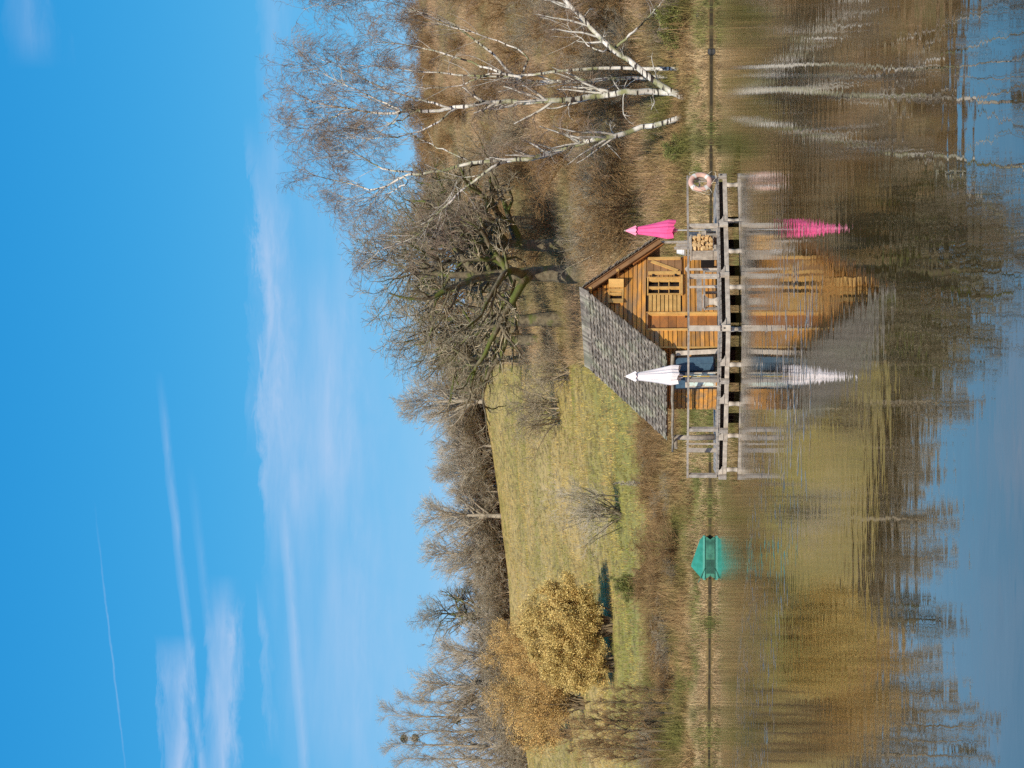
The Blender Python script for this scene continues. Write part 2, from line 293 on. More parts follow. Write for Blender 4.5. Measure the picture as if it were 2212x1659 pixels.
# ------------------------------------------------------------------ lake
def lake_mat():
    m = bpy.data.materials.new('lake_water'); m.use_nodes = True; t = m.node_tree; p = t.nodes['Principled BSDF']
    p.inputs['Base Color'].default_value = (.034, .025, .008, 1); p.inputs['Roughness'].default_value = .015; p.inputs['IOR'].default_value = 1.75
    co = t.nodes.new('ShaderNodeTexCoord'); s = t.nodes.new('ShaderNodeSeparateXYZ'); t.links.new(co.outputs['Object'], s.inputs[0])
    def mt(op, a, b=0, clamp=False):
        n = t.nodes.new('ShaderNodeMath'); n.operation = op; n.use_clamp = clamp
        for k, v in enumerate((a, b)):
            if isinstance(v, (int, float)): n.inputs[k].default_value = v
            else: t.links.new(v, n.inputs[k])
        return n.outputs[0]
    def noi(scale, st, det=3, rough=.5):
        mp = t.nodes.new('ShaderNodeMapping'); mp.inputs['Scale'].default_value = st; t.links.new(co.outputs['Object'], mp.inputs[0])
        n = t.nodes.new('ShaderNodeTexNoise'); n.inputs['Scale'].default_value = scale; n.inputs['Detail'].default_value = det; n.inputs['Roughness'].default_value = rough
        t.links.new(mp.outputs[0], n.inputs['Vector']); return n.outputs['Fac']
    # ripples die out in the lee of the deck and along the far shore
    x, y = s.outputs[0], s.outputs[1]; wob = mt('MULTIPLY', mt('SUBTRACT', noi(.15, (1, 1, 1)), .5), 3)
    far = mt('DIVIDE', mt('SUBTRACT', mt('ADD', 66, wob), y), 3, True)
    dx = mt('DIVIDE', mt('SUBTRACT', mt('ABSOLUTE', mt('SUBTRACT', x, 1.8)), 4.8), .6, True)     # 0 beside the deck
    near = mt('DIVIDE', mt('SUBTRACT', 47.2, mt('ADD', y, mt('MULTIPLY', wob, .3))), .6, True)
    act = mt('MULTIPLY', far, mt('MAXIMUM', dx, near))
    patch = mt('DIVIDE', mt('SUBTRACT', noi(.10, (.6, .8, 1), 3), .50), .12, True)
    mid = mt('SUBTRACT', 1, mt('DIVIDE', mt('ABSOLUTE', mt('SUBTRACT', y, 21)), 9), True)           # livelier water half way out
    band = mt('MULTIPLY', mt('SUBTRACT', 1, mt('DIVIDE', mt('ABSOLUTE', mt('SUBTRACT', mt('ADD', y, mt('MULTIPLY', wob, 3)), mt('SUBTRACT', 31, mt('MULTIPLY', x, 1.3)))), 8), True), mt('DIVIDE', mt('SUBTRACT', 2.5, x), 3, True))
    calm = mt('ADD', mt('MULTIPLY', mt('DIVIDE', mt('SUBTRACT', y, 9), 15, True), .70), .30)
    h1 = mt('MULTIPLY', noi(2.4, (.75, 1.15, 1), 2, .4), .0046)
    h2 = mt('MULTIPLY', noi(9.0, (.55, 1.2, 1), 2, .5), mt('ADD', mt('MULTIPLY', mid, .0004), mt('ADD', mt('MULTIPLY', mt('MULTIPLY', patch, band), .0042), mt('ADD', .0004, mt('MULTIPLY', mt('DIVIDE', mt('SUBTRACT', y, 27), 14, True), .0011)))))
    h3 = mt('MULTIPLY', noi(.7, (.6, 1.2, 1), 2), .0014)
    spark = mt('MULTIPLY', mt('DIVIDE', mt('SUBTRACT', noi(2.4, (.6, 1.1, 1), 2, .5), .58), .08, True), mt('MULTIPLY', band, .05)); h2 = mt('ADD', h2, spark)
    h = mt('MULTIPLY', mt('MULTIPLY', mt('ADD', mt('ADD', h1, h2), h3), calm), mt('ADD', mt('MULTIPLY', act, .97), .03))
    b = t.nodes.new('ShaderNodeBump'); b.inputs['Strength'].default_value = 1; b.inputs['Distance'].default_value = 1.0
    t.links.new(h, b.inputs['Height']); t.links.new(b.outputs[0], p.inputs['Normal'])
    return m
xs = [-500, -120, -40, 0, 40, 120, 500]; ys = [-1.5, 20, 45, 70, 100, 190]
V = np.array([(x, y, 0) for y in ys for x in xs], float); FQ = np.array([(r * 7 + c, r * 7 + c + 1, (r + 1) * 7 + c + 1, (r + 1) * 7 + c) for r in range(5) for c in range(6)])
w_ = mesh_np('water', V, FQ, lake_mat()); tag(w_, kind='structure')

# ------------------------------------------------------------------ branching plants
def nrm(v): return v / np.maximum(np.linalg.norm(v, axis=-1, keepdims=True), 1e-9)
def tubes(P, R0, R1, sides):
    n, k, _ = P.shape; T = np.empty_like(P); T[:, 1:-1] = P[:, 2:] - P[:, :-2]; T[:, 0] = P[:, 1] - P[:, 0]; T[:, -1] = P[:, -1] - P[:, -2]; T = nrm(T)
    ref = np.array([.37, .61, .12]); ref = ref / np.linalg.norm(ref); n1 = nrm(np.cross(T, ref)); n2 = np.cross(T, n1)
    t = np.linspace(0, 1, k)[None, :]; r = (R0[:, None] * (1 - t) + R1[:, None] * t)[..., None, None]
    a = np.arange(sides) * 2 * np.pi / sides
    V = P[:, :, None, :] + r * (np.cos(a)[None, None, :, None] * n1[:, :, None, :] + np.sin(a)[None, None, :, None] * n2[:, :, None, :])
    b = (np.arange(n) * k * sides)[:, None, None] + (np.arange(k - 1) * sides)[None, :, None]; j = np.arange(sides)[None, None, :]; j2 = (j + 1) % sides
    Fq = np.stack([b + j, b + j2, b + sides + j2, b + sides + j], -1).reshape(-1, 4)
    return V.reshape(-1, 3), Fq
def join(parts):
    Vs, Fs, o = [], [], 0
    for V, Fq in parts: Vs.append(V); Fs.append(Fq + o); o += len(V)
    return np.concatenate(Vs), np.concatenate(Fs)
def grow(par, n, t0, t1, ang, length, k, wig, lift, rf=.5, rmin=.006, tip=.35, lenfall=.5, bias=None, tp=1.0):
    """children of every parent branch: par = (P, R0, R1); length absolute (metres) or array"""
    P, R0, R1 = par; N0, kk, _ = P.shape
    idx = np.repeat(np.arange(N0), n); m = len(idx); t = t0 + (t1 - t0) * rng.random(m) ** tp
    f = t * (kk - 1); i0 = np.minimum(f.astype(int), kk - 2); fr = (f - i0)[:, None]
    p = P[idx, i0] * (1 - fr) + P[idx, i0 + 1] * fr; T = nrm(P[idx, i0 + 1] - P[idx, i0])
    rp = R0[idx] * (1 - t) + R1[idx] * t
    ref = nrm(rng.normal(size=(m, 3))); s = nrm(np.cross(T, ref)); an = np.radians(ang[0] + (ang[1] - ang[0]) * rng.random(m))[:, None]
    d = nrm(np.cos(an) * T + np.sin(an) * s + (0 if bias is None else np.array(bias)))
    L = (np.asarray(length)[idx] if np.ndim(length) else length) * (.6 + .6 * rng.random(m)) * (1 - lenfall * (t - t0) / max(t1 - t0, 1e-6))
    Q = np.empty((m, k, 3)); Q[:, 0] = p; st = (L / (k - 1))[:, None]
    for q in range(1, k):
        d = nrm(d + wig * rng.normal(size=(m, 3)) + np.array([0, 0, lift])); Q[:, q] = Q[:, q - 1] + d * st
    r0 = np.maximum(rp * rf, rmin); return Q, r0, np.maximum(r0 * tip, rmin * .6)
def plen(P): return np.linalg.norm(P[:, 1:] - P[:, :-1], axis=-1).sum(1)
def leaves(P, per, size, spread):
    n, k, _ = P.shape; idx = rng.integers(0, n, n * per); kk = rng.integers(max(k // 3, 0), k, n * per)
    c = P[idx, kk] + rng.normal(size=(n * per, 3)) * spread; u = nrm(rng.normal(size=(n * per, 3))); v = nrm(np.cross(u, rng.normal(size=(n * per, 3))))
    s = (size * (.6 + .8 * rng.random(n * per)))[:, None]
    V = np.stack([c - u * s, c + v * s * .5, c + u * s, c - v * s * .5], 1).reshape(-1, 3); b = np.arange(n * per) * 4
    return V, np.stack([b, b + 1, b + 2, b + 3], 1)
def poly1(pts, r0, r1, k=14, wob=0.0):
    """resample one stem polyline to k points"""
    p = np.array([tuple(q) for q in pts], float); s = np.r_[0, np.cumsum(np.linalg.norm(np.diff(p, axis=0), axis=1))]
    t = np.linspace(0, s[-1], k); q = np.stack([np.interp(t, s, p[:, c]) for c in range(3)], 1)
    q[1:-1] += .25 * (q[:-2] + q[2:] - 2 * q[1:-1]); q[1:] += rng.normal(size=(k - 1, 3)) * wob
    return q[None], np.array([r0]), np.array([r1])
def cat(*ps): return np.concatenate([p[0] for p in ps]), np.concatenate([p[1] for p in ps]), np.concatenate([p[2] for p in ps])

def bare_tree(h, kind='vase', dens=1.0):
    """trunk mesh data + crown mesh data in local space"""
    z = lambda *a: np.array(a, float)
    if kind == 'oak':
        tr = poly1([(0, 0, -.3), (.1, 0, h * .12), (-.15, .1, h * .26), (.2, 0, h * .42), (.1, 0, h * .6), (.1, .1, h * .8)], h * .032, h * .0015, 12, .06)
        b1 = grow(tr, int(19), .28, .95, (35, 85), h * .52, 12, .19, .06, .80, tip=.16, lenfall=.50)
        b2 = grow(b1, int(9), .15, .97, (30, 75), h * .20, 8, .24, .04, .70, .02, lenfall=.4)
        b3 = grow(b2, int(6 * dens), .15, 1., (25, 70), h * .09, 6, .24, .05, .55, .017)
        b4 = grow(b3, int(3), .1, 1., (25, 70), h * .045, 4, .22, .03, .6, .012)
        big, fine = [tubes(*tr, 9), tubes(*b1, 6), tubes(*b2, 4)], [tubes(*b3, 3), tubes(*b4, 3)]
    elif kind == 'vase':
        tr = poly1([(0, 0, -.3), (0, 0, h * .12), (.1, 0, h * .24), (0, .1, h * .5), (.1, 0, h * .8)], h * .020, h * .002, 10, .05)
        b1 = grow(tr, 34, .10, .98, (16, 50), h * .60, 10, .07, .055, .62, tip=.12, lenfall=.62)
        b2 = grow(b1, 11, .15, 1., (18, 45), h * .17, 6, .10, .04, .5, .017, lenfall=.45)
        b3 = grow(b2, int(5 * dens), .12, 1., (18, 45), h * .075, 5, .12, .03, .6, .012)
        big, fine = [tubes(*tr, 7), tubes(*b1, 5)], [tubes(*b2, 3), tubes(*b3, 3)]
    elif kind == 'poplar':
        tr = poly1([(0, 0, -.3), (0, 0, h * .3), (.1, 0, h * .6), (0, 0, h)], h * .012, h * .001, 12, .03)
        b1 = grow(tr, 34, .18, .97, (20, 40), h * .26, 8, .08, .06, .5, tip=.2, lenfall=.6)
        b2 = grow(b1, 12, .15, 1., (20, 45), h * .09, 5, .12, .05, .55, .013)
        b3 = grow(b2, int(5 * dens), .1, 1., (20, 45), h * .045, 4, .14, .05, .6, .010)
        big, fine = [tubes(*tr, 7), tubes(*b1, 4)], [tubes(*b2, 3), tubes(*b3, 3)]
    else:  # shrub: many stems from the ground
        n = 26; base = np.zeros((n, 3)); base[:, :2] = rng.normal(size=(n, 2)) * h * .10; base[:, 2] = -.15
        a = rng.random(n) * 2 * np.pi; out_ = rng.random(n) ** .8 * .9
        d = nrm(np.stack([np.cos(a) * out_, np.sin(a) * out_, np.ones(n)], 1)); k = 8; P = np.empty((n, k, 3)); P[:, 0] = base; L = h * (.7 + .4 * rng.random(n))
        for q in range(1, k): d = nrm(d + rng.normal(size=(n, 3)) * .10); P[:, q] = P[:, q - 1] + d * (L / (k - 1))[:, None]
        st = (P, np.full(n, h * .010 + .006), np.full(n, .006))
        b2 = grow(st, 7, .2, 1., (20, 60), h * .38, 6, .16, .03, .6, .012)
        b3 = grow(b2, int(6 * dens), .1, 1., (20, 60), h * .17, 5, .18, .02, .6, .009)
        b4 = grow(b3, 2, .1, 1., (20, 60), h * .08, 3, .18, .02, .6, .007)
        big, fine = [tubes(*st, 5)], [tubes(*b2, 3), tubes(*b3, 3), tubes(*b4, 3)]
    return join(big), join(fine)
def make_tree(name, big, fine, bark, twig):
    root = empty(name); mesh_np('trunk', *big, bark, root, smooth=True); mesh_np('crown', *fine, twig, root); return root
protos = {}
def proto(key, *a):
    if key not in protos: protos[key] = [a, None]
    return key
def place(key, iy, ix, h_px=None, top=None, label='', cat='tree', group=None, sx=1.0, loc=None, name=None, sink=0, rz=None):
    """put a copy of a prototype so that it stands on the ground seen at (iy, ix) and reaches up to `top`"""
    args, root = protos[key]
    p = loc if loc is not None else ground_at(iy, ix)
    hh = (ray_of(iy, top).z * p.y + H_CAM) - p.z
    if root is None:
        nm, href, kind, bark, twig, dens = args
        b, f = bare_tree(href, kind, dens); root = make_tree(nm, b, f, bark, twig); protos[key][1] = root
        allv = b[0][:, 2].max(); allf = np.percentile(f[0][:, 2], 99.7); root['reach'] = float(max(allv, allf)); o = root
    else: o = copy_tree(root)
    s = hh / root['reach']; o.location = p - Vector((0, 0, sink)); o.scale = (s * sx, s * sx, s); o.rotation_euler = (0, 0, random.uniform(0, 6.28) if rz is None else rz)
    for k in ('label', 'category', 'group'):
        if k in o: del o[k]
    return tag(o, label, cat, group)
proto('oakA', 'oak_tree', 20, 'oak', M['oak_bark'], M['oak_twig'], 1.0); proto('oakB', 'oak_tree', 20, 'oak', M['oak_bark'], M['oak_twig'], 1.0)
proto('vaseA', 'bare_tree', 13, 'vase', M['far_bark'], M['grey_twig'], 1.0); proto('vaseB', 'bare_tree', 13, 'vase', M['far_bark'], M['grey_twig'], 1.0)
proto('popA', 'poplar_tree', 21, 'poplar', M['far_bark'], M['grey_twig'], 1.0)
proto('shrubA', 'bare_shrub', 4, 'shrub', M['shrub_twig'], M['shrub_twig'], 1.0); proto('shrubB', 'bare_shrub', 4, 'shrub', M['brown_twig'], M['brown_twig'], 1.0); proto('shrubC', 'bare_shrub', 4, 'shrub', M['brown_twig'], M['brown_twig'], 1.0)
#PLANTS
# the great oaks behind the cabin
place('oakA', 590, 1262, top=752, label='tallest bare oak with mossy limbs rising straight behind the cabin roof', sx=1.35, group='oaks behind the cabin')
place('oakB', 690, 1215, top=800, label='bare oak behind the left slope of the cabin roof, left of the tallest oak', sx=1.35, group='oaks behind the cabin')
place('oakA', 530, 1230, top=775, label='bare oak between the tallest oak and the one behind the pink parasol', sx=1.1, group='oaks behind the cabin')
place('oakB', 735, 1160, top=850, label='bare oak at the left edge of the oak clump, above the roof ridge', sx=1.3, group='oaks behind the cabin')
place('oakB', 480, 1195, top=795, label='bare oak on the hillside behind the pink parasol, beside the leaning birch', sx=1.35, group='oaks behind the cabin')
place('oakA', 775, 1130, top=900, label='lower bare oak at the right end of the field below the hedge', sx=1.2, group='oaks behind the cabin')
place('shrubA', 885, 1205, top=1085, label='grey leafless bush alone in the field left above the cabin roof', cat='shrub', sx=1.3)
place('shrubA', 805, 1230, top=1120, label='leafless bush touching the back of the cabin roof ridge', cat='shrub', sx=1.3)
# crest trees
crest = [('vaseA', 868, 1050, 850, 1.55, 'pale fan-shaped bare tree standing above the hedge just left of the oaks'),
 ('vaseB', 965, 1062, 935, 1.3, 'small pale bare tree above the hedge right of the middle of the field'),
 ('vaseA', 1020, 1068, 925, 1.3, 'narrow pale bare tree in the hedge above the middle of the field'),
 ('vaseB', 1118, 1085, 895, 1.6, 'wide fan of a bare tree with bright limbs above the middle of the field'),
 ('vaseA', 1200, 1090, 905, 1.5, 'bare tree with spreading limbs right of the dead-topped oak'),
 ('oakB', 1335, 1098, 880, 1.0, 'dead-topped oak with a long pale trunk above the yellow willow'),
 ('vaseB', 1425, 1108, 925, 1.5, 'bushy bare tree above the orange willow, left of the dead-topped oak'),
 ('vaseA', 1490, 1114, 885, 1.25, 'upright bare tree with ivy round its foot left of the orange willow top'),
 ('popA', 1560, 1125, 812, 1.3, 'tallest pale poplar of the far left treeline with mistletoe'),
 ('popA', 1625, 1135, 820, 1.3, 'pale poplar at the far left edge of the treeline'),
 ('popA', 1528, 1120, 850, 1.2, 'lower pale poplar right of the tallest pair in the far left treeline'),
 ('popA', 1592, 1130, 840, 1.2, 'pale poplar close behind the mistletoe balls at the far left'),
 ('popA', 1655, 1138, 845, 1.2, 'half cut poplar in the far left treeline with a slim crown'),
 ('popA', 1690, 1140, 800, 1.3, 'pale poplar cut by the left border'),
 ('vaseB', 1065, 1075, 960, .9, 'low bare tree in the hedge right of the wide fan-shaped tree')]
for k, iy, ix, top, sx, lb in crest:
    p = ground_at(iy, ix + 3); p.y += 3; place(k, iy, ix, top=top, label=lb, sx=sx, loc=Vector((p.x, p.y, float(zt(p.x, p.y)))), group='trees along the skyline')
# hedge
proto('hedge', 'bare_shrub', 4, 'shrub', M['shrub_twig'], M['grey_twig'], 1.0)
random.seed(3)
for i in range(46):
    iy = 830 + i * 18.4 + random.uniform(-6, 6); a = -(iy - 829.5) / F; v = float(np.interp(a, A_C, V_C)); yd = 233 + random.uniform(0, 5)
    x = a * yd; p = Vector((x, yd, float(zt(x, yd)))); place(random.choice(['hedge', 'hedge', 'hedge', 'shrubA']), iy, v, top=v - random.uniform(55, 105), label='leafless grey-brown bush in the dense hedge along the top of the field', cat='shrub', group='hedge bushes along the field top', sx=random.uniform(1.2, 1.7), loc=p)
for i in range(18):
    iy = 845 + i * 48 + random.uniform(-12, 12); a = -(iy - 829.5) / F; v = float(np.interp(a, A_C, V_C)); yd = 240 + random.uniform(0, 8); x = a * yd
    place(random.choice(['vaseA', 'vaseB']), iy, v, top=v - random.uniform(95, 150), label='fine-twigged bare tree filling the fringe of the far skyline', group='fine trees filling the skyline', sx=random.uniform(1.1, 1.5), loc=Vector((x, yd, float(zt(x, yd)))))
# scrub trees and bushes of the right hillside
for i in range(100):
    iy = random.uniform(-60, 560); ix = 915 + (random.random() ** 1.0) * 480
    if iy > 440 and ix < 1000 and random.random() < .4: ix += 120
    if iy > 380 and ix > 1380: iy -= 100
    p = ground_at(iy, ix); h = random.uniform(2.2, 4.2)
    place(random.choice(['shrubB', 'shrubC', 'shrubB', 'shrubA']), iy, ix, top=ix - h * F / p.y, label='leafless brown bush in the scrub covering the right hillside', cat='shrub', group='bushes on the right hillside', sx=random.uniform(.9, 1.5), loc=p)
for i, (iy, ix, top) in enumerate([(30, 905, 862), (95, 915, 872), (160, 918, 880), (225, 922, 880), (300, 930, 890), (370, 938, 885), (420, 955, 880), (470, 965, 890), (540, 975, 880), (620, 1000, 880), (700, 1010, 900), (760, 1020, 930)]):
    place(['shrubB', 'shrubC'][i % 2], iy, ix, top=top, label='brown leafless bush on the skyline of the right hill', cat='shrub', group='skyline bushes of the right hill', sx=1.6)
# ------------------------------------------------------------------ birches at the shore
def stem_px(pts, Yd, r0, r1, k=18, dy=0.0, wob=.03):
    n = len(pts); P = [at(iy, ix, Yd + dy * (q / max(n - 1, 1)) + .6 * math.sin(2.1 * q + Yd)) for q, (ix, iy) in enumerate(pts)]
    return poly1(P, r0, r1, k, wob)
def birch(label, Yd, stems, base_ix=None, n1=16, l1=3.4, cover=(.35, 1.), twigs=1.3, droop=-.16):
    """stems: (pixel polyline, r0, r1, depth drift). First stem is the trunk from the ground."""
    p0 = stems[0][0][0]; Yd = Yd - 94 + max(83.0, ground_at(p0[1], 1474).y)
    root = empty('birch_tree'); b = at(p0[1], p0[0], Yd); b.z = float(zt(b.x, b.y)); root.location = b; off = np.array(b)
    S_ = []
    for q, (pts, r0, r1, dy) in enumerate(stems):
        P, a, c = stem_px(pts, Yd, r0, r1, dy=dy)
        if q == 0: P[0, 0, 2] = b.z - .3
        S_.append((P - off, a, c))
    mesh_np('trunk', *join([tubes(S_[0][0], S_[0][1] * .68, S_[0][2] * .68, 10)]), M['birch_bark'], root, smooth=True)
    for s in S_[1:]: mesh_np('limb', *tubes(s[0], s[1] * .72, s[2] * .72, 8), M['birch_bark'], root, smooth=True)
    allS = cat(*S_)
    b1 = grow((allS[0], allS[1] * .55, allS[2]), n1, max(cover[0], .38), cover[1], (20, 50), l1, 11, .07, .07, .55, .014, lenfall=.55)
    keep = slice(None)
    b2 = grow(b1, 4, .25, 1., (20, 55), l1 * .46, 9, .08, droop * .6, .55, .008, lenfall=.3)
    b3 = grow(b2, int(5 * twigs), .15, 1., (20, 60), l1 * .27, 7, .07, droop * 1.3, .6, .0048, lenfall=.3)
    b4 = grow(b3, 2, .1, .9, (15, 50), l1 * .16, 5, .07, droop * 1.6, .6, .0055)
    mesh_np('crown', *join([tubes(*b2, 3), tubes(*b3, 3), tubes(*b4, 3)]), M['birch_twig'], root)
    # a few crooked lichen covered dead side branches low down
    d1 = grow((allS[0][:1], allS[1][:1] * .5, allS[2][:1]), 5, .2, .8, (60, 100), l1 * .7, 9, .20, -.04, .3, .012)
    d2 = grow(d1, 4, .3, 1., (30, 70), l1 * .25, 6, .22, -.02, .6, .009)
    mesh_np('branches', *join([tubes(*b1, 4), tubes(*d1, 4), tubes(*d2, 3)]), M['birch_limb'], root, smooth=True)
    return tag(root, label, 'birch', 'birches on the shore right of the cabin')
birch('leaning white birch nearest the cabin, its trunk curving over towards the oaks', 93.5, [
  ([(1478, 250), (1473, 255), (1424, 265), (1360, 285), (1300, 300), (1248, 307), (1191, 330), (1141, 345), (1094, 347)], .21, .15, 0),
  ([(1096, 347), (1062, 342), (1000, 355), (950, 372), (901, 374), (871, 380), (840, 400), (822, 409), (780, 405), (700, 385), (653, 372)], .14, .02, 1.0),
  ([(901, 373), (865, 370), (827, 367), (800, 350), (777, 335), (740, 325), (690, 322)], .08, .015, 1.2),
  ([(1098, 347), (1062, 360), (1030, 385), (998, 411), (973, 436), (949, 456), (925, 485), (911, 503), (890, 515), (872, 523), (840, 535), (805, 545)], .11, .02, -1.5),
  ([(1062, 368), (1030, 380), (1000, 385), (985, 392), (975, 420), (965, 445), (955, 470)], .04, .01, -1),
  ([(1020, 350), (985, 335), (950, 320), (915, 303), (880, 287), (860, 270), (800, 262)], .06, .01, .8),
  ([(871, 380), (880, 395), (868, 402), (835, 420), (790, 430), (740, 440)], .05, .01, .5)], n1=15, l1=3.0, cover=(.25, 1.))
birch('tall upright white birch in the middle of the group, forking near the skyline', 94.0, [
  ([(1475, 203), (1464, 201), (1430, 200), (1389, 196), (1355, 198), (1310, 207), (1265, 211), (1196, 218), (1117, 221), (1042, 221)], .25, .17, 0),
  ([(1044, 221), (1025, 228), (975, 235), (901, 240), (839, 248), (800, 241), (777, 238), (703, 228), (665, 218), (630, 195), (611, 178)], .16, .015, .8),
  ([(975, 235), (940, 224), (905, 215), (865, 205), (820, 185), (770, 165), (735, 145), (700, 130), (680, 125)], .09, .012, 1.5),
  ([(850, 246), (870, 240), (830, 222), (790, 205), (750, 185), (710, 165), (680, 145), (655, 130)], .08, .012, -1.2),
  ([(985, 235), (950, 262), (915, 280), (880, 292), (840, 298), (780, 300), (720, 292)], .08, .012, -.8),
  ([(777, 238), (740, 245), (700, 262), (660, 280), (640, 275)], .05, .01, .4),
  ([(901, 240), (860, 262), (815, 275), (760, 280), (700, 270)], .06, .01, 1.)], n1=16, l1=3.0, cover=(.3, 1.))
birch('slender straight white birch right of the tall forking one', 94.6, [
  ([(1470, 148), (1430, 148), (1360, 144), (1265, 149), (1166, 161), (1124, 166), (1075, 166), (1025, 163), (975, 161), (926, 156), (876, 151), (830, 145), (780, 140), (740, 138)], .15, .015, 0),
  ([(1124, 166), (1087, 159), (1025, 136), (985, 124), (951, 112), (910, 103), (876, 97), (830, 92), (780, 90)], .10, .012, 1),
  ([(1100, 160), (1050, 158), (1000, 185), (940, 190), (880, 187), (820, 185)], .06, .01, -.6)], n1=17, l1=2.8, cover=(.45, 1.))
birch('thick birch leaning hard to the right border with lichen on its bark', 92.8, [
  ([(1480, 214), (1474, 211), (1440, 193), (1414, 178), (1399, 161), (1384, 144), (1352, 129), (1322, 109), (1300, 85), (1278, 60), (1250, 30), (1223, 0), (1195, -30), (1170, -55)], .26, .12, 0),
  ([(1322, 109), (1350, 85), (1377, 62), (1400, 38), (1429, 5), (1445, -20)], .10, .03, -.5),
  ([(1325, 110), (1300, 112), (1272, 100), (1250, 80), (1225, 52), (1205, 40)], .06, .01, .5)], n1=8, l1=2.6, cover=(.55, 1.))
birch('birch behind the slender one with two limbs slanting up to the right', 97.5, [
  ([(1455, 165), (1400, 168), (1300, 172), (1200, 175), (1150, 178), (1124, 174)], .14, .11, 0),
  ([(1126, 174), (1111, 166), (1075, 124), (1025, 84), (1000, 65), (951, 42), (896, 22), (840, 5), (780, -8)], .11, .015, .8),
  ([(1124, 174), (1130, 150), (1149, 119), (1110, 103), (1062, 82), (1025, 72), (985, 60), (930, 48), (870, 38)], .08, .012, -.8)], n1=14, l1=3.0, cover=(.4, 1.))
birch('birch outside the right border whose drooping top hangs into the upper corner', 95.0, [
  ([(1480, -75), (1400, -80), (1300, -82), (1200, -78), (1100, -72), (1000, -66), (900, -58), (800, -50), (720, -42)], .2, .02, 0),
  ([(900, -58), (850, -40), (800, -25), (740, -12), (700, -2)], .06, .01, .3)], n1=22, l1=3.2, cover=(.4, 1.))
# ------------------------------------------------------------------ willows
def leafy(name, iy, ix, top, w_px, leafm, bark, label, per, size, cat_, group=None, dy=0, fine=None, stems=30, sp=.16):
    p = ground_at(iy, ix); p.y += dy; p.z = float(zt(p.x, p.y)); h = ray_of(iy, top).z * p.y + H_CAM - p.z; wr = w_px * p.y / F / 2
    root = empty(name, p); n = stems; base = np.zeros((n, 3)); base[:, :2] = rng.normal(size=(n, 2)) * wr * .18; base[:, 2] = -.2
    a = rng.random(n) * 2 * np.pi; o_ = np.sqrt(rng.random(n)); tgt = np.stack([np.cos(a) * o_ * wr, np.sin(a) * o_ * wr * .8, h * (1.02 - .55 * o_ ** 2.2) * (.65 + .35 * rng.random(n))], 1)
    k = 9; t = np.linspace(0, 1, k)[None, :, None]; P = base[:, None] * (1 - t) + tgt[:, None] * t; P[:, :, :2] *= (.55 + .45 * t); P[:, 1:] += rng.normal(size=(n, k - 1, 3)) * .09
    st = (P, np.full(n, .085), np.full(n, .012))
    b1 = grow(st, 12, .22, 1, (25, 65), h * .24, 7, .12, .06, .5, .012)
    b2 = grow(b1, 8, .1, 1, (25, 65), h * .10, 5, .14, .06, .6, .008)
    mesh_np('trunk', *join([tubes(*st, 6), tubes(*b1, 4)]), bark, root, smooth=True)
    mesh_np('crown', *join([tubes(*b2, 3), leaves(b2[0], per, size, sp)]), leafm, root)
    return tag(root, label, cat_, group)
leafy('willow_tree', 1350, 1322, 1103, 215, M['willow_leaf'], M['willow_bark'], 'big round yellow willow in the left half of the field', 40, .055, 'willow', stems=46, sp=.13)
leafy('willow_tree', 1430, 1322, 1150, 110, M['willow_leaf'], M['willow_bark'], 'lower yellow willow bush joined to the left side of the big yellow one', 34, .055, 'willow', stems=24, dy=-1, sp=.13)
leafy('willow_tree', 1405, 1265, 1042, 190, M['orange_leaf'], M['willow_bark'], 'orange-brown willow rising behind the big yellow willow', 20, .045, 'willow', stems=50)
leafy('willow_tree', 1520, 1262, 1028, 140, M['orange_leaf'], M['willow_bark'], 'orange willow at the left of the willow clump, below the ivy-footed tree', 14, .045, 'willow', stems=34)
leafy('willow_tree', 1585, 1235, 1085, 90, M['orange_leaf'], M['willow_bark'], 'thin rusty willow leftmost of the willow clump', 6, .07, 'willow', stems=20)
# ------------------------------------------------------------------ single plants in the meadow
proto('lone', 'bare_tree', 6.5, 'shrub', M['oak_bark'], M['grey_twig'], 1.2)
place('lone', 1105, 1342, top=1165, label='low wide grey bare tree alone in the meadow, casting its shadow on the grass', sx=.85)
random.seed(21)
for i in range(34):
    iy = random.uniform(840, 1640); ix = random.uniform(1408, 1470); p = ground_at(iy, ix); h = random.uniform(.8, 1.7)
    place(random.choice(['shrubB', 'shrubC', 'shrubA']), iy, ix, top=ix - h * F / p.y, label='low tangled brown bush on the bank between the meadow and the reeds', cat='shrub', group='low bushes along the bank', sx=random.uniform(1.4, 2.6), loc=p)
proto('sap', 'sapling', 4, 'poplar', M['far_bark'], M['grey_twig'], .5)
place('sap', 1045, 1410, top=1325, label='thin upright sapling in the meadow right of the lone bare tree', sx=.9)
proto('fgA', 'bare_tree', 9, 'poplar', M['willow_bark'], M['brown_twig'], .5)
for k, (iy, ix, top, lb) in enumerate([(1520, 1455, 1255, 'thin dark-twigged young tree at the shore, rightmost of the left-hand thicket'),
   (1558, 1462, 1225, 'thin young tree with a pale stem near the shore in the left-hand thicket'),
   (1600, 1458, 1200, 'tall thin young tree near the left border'), (1640, 1462, 1240, 'thin young tree touching the left border'), (1490, 1470, 1300, 'low dark-twigged sapling at the right end of the left-hand thicket'), (1540, 1475, 1270, 'thin crooked sapling between the first two young trees of the left thicket'), (1580, 1470, 1180, 'tall thin young tree in the middle of the left thicket'), (1622, 1472, 1220, 'thin young tree second from the left border')]):
    place('fgA', iy, ix, top=top, label=lb, sx=1.0, group='thin young trees in the left thicket')
leafy('broom_bush', 1262, 1385, 1322, 80, M['broom'], M['willow_bark'], 'dark green bush in the meadow right of the yellow willow', 7, .035, 'shrub', stems=24, sp=.08)
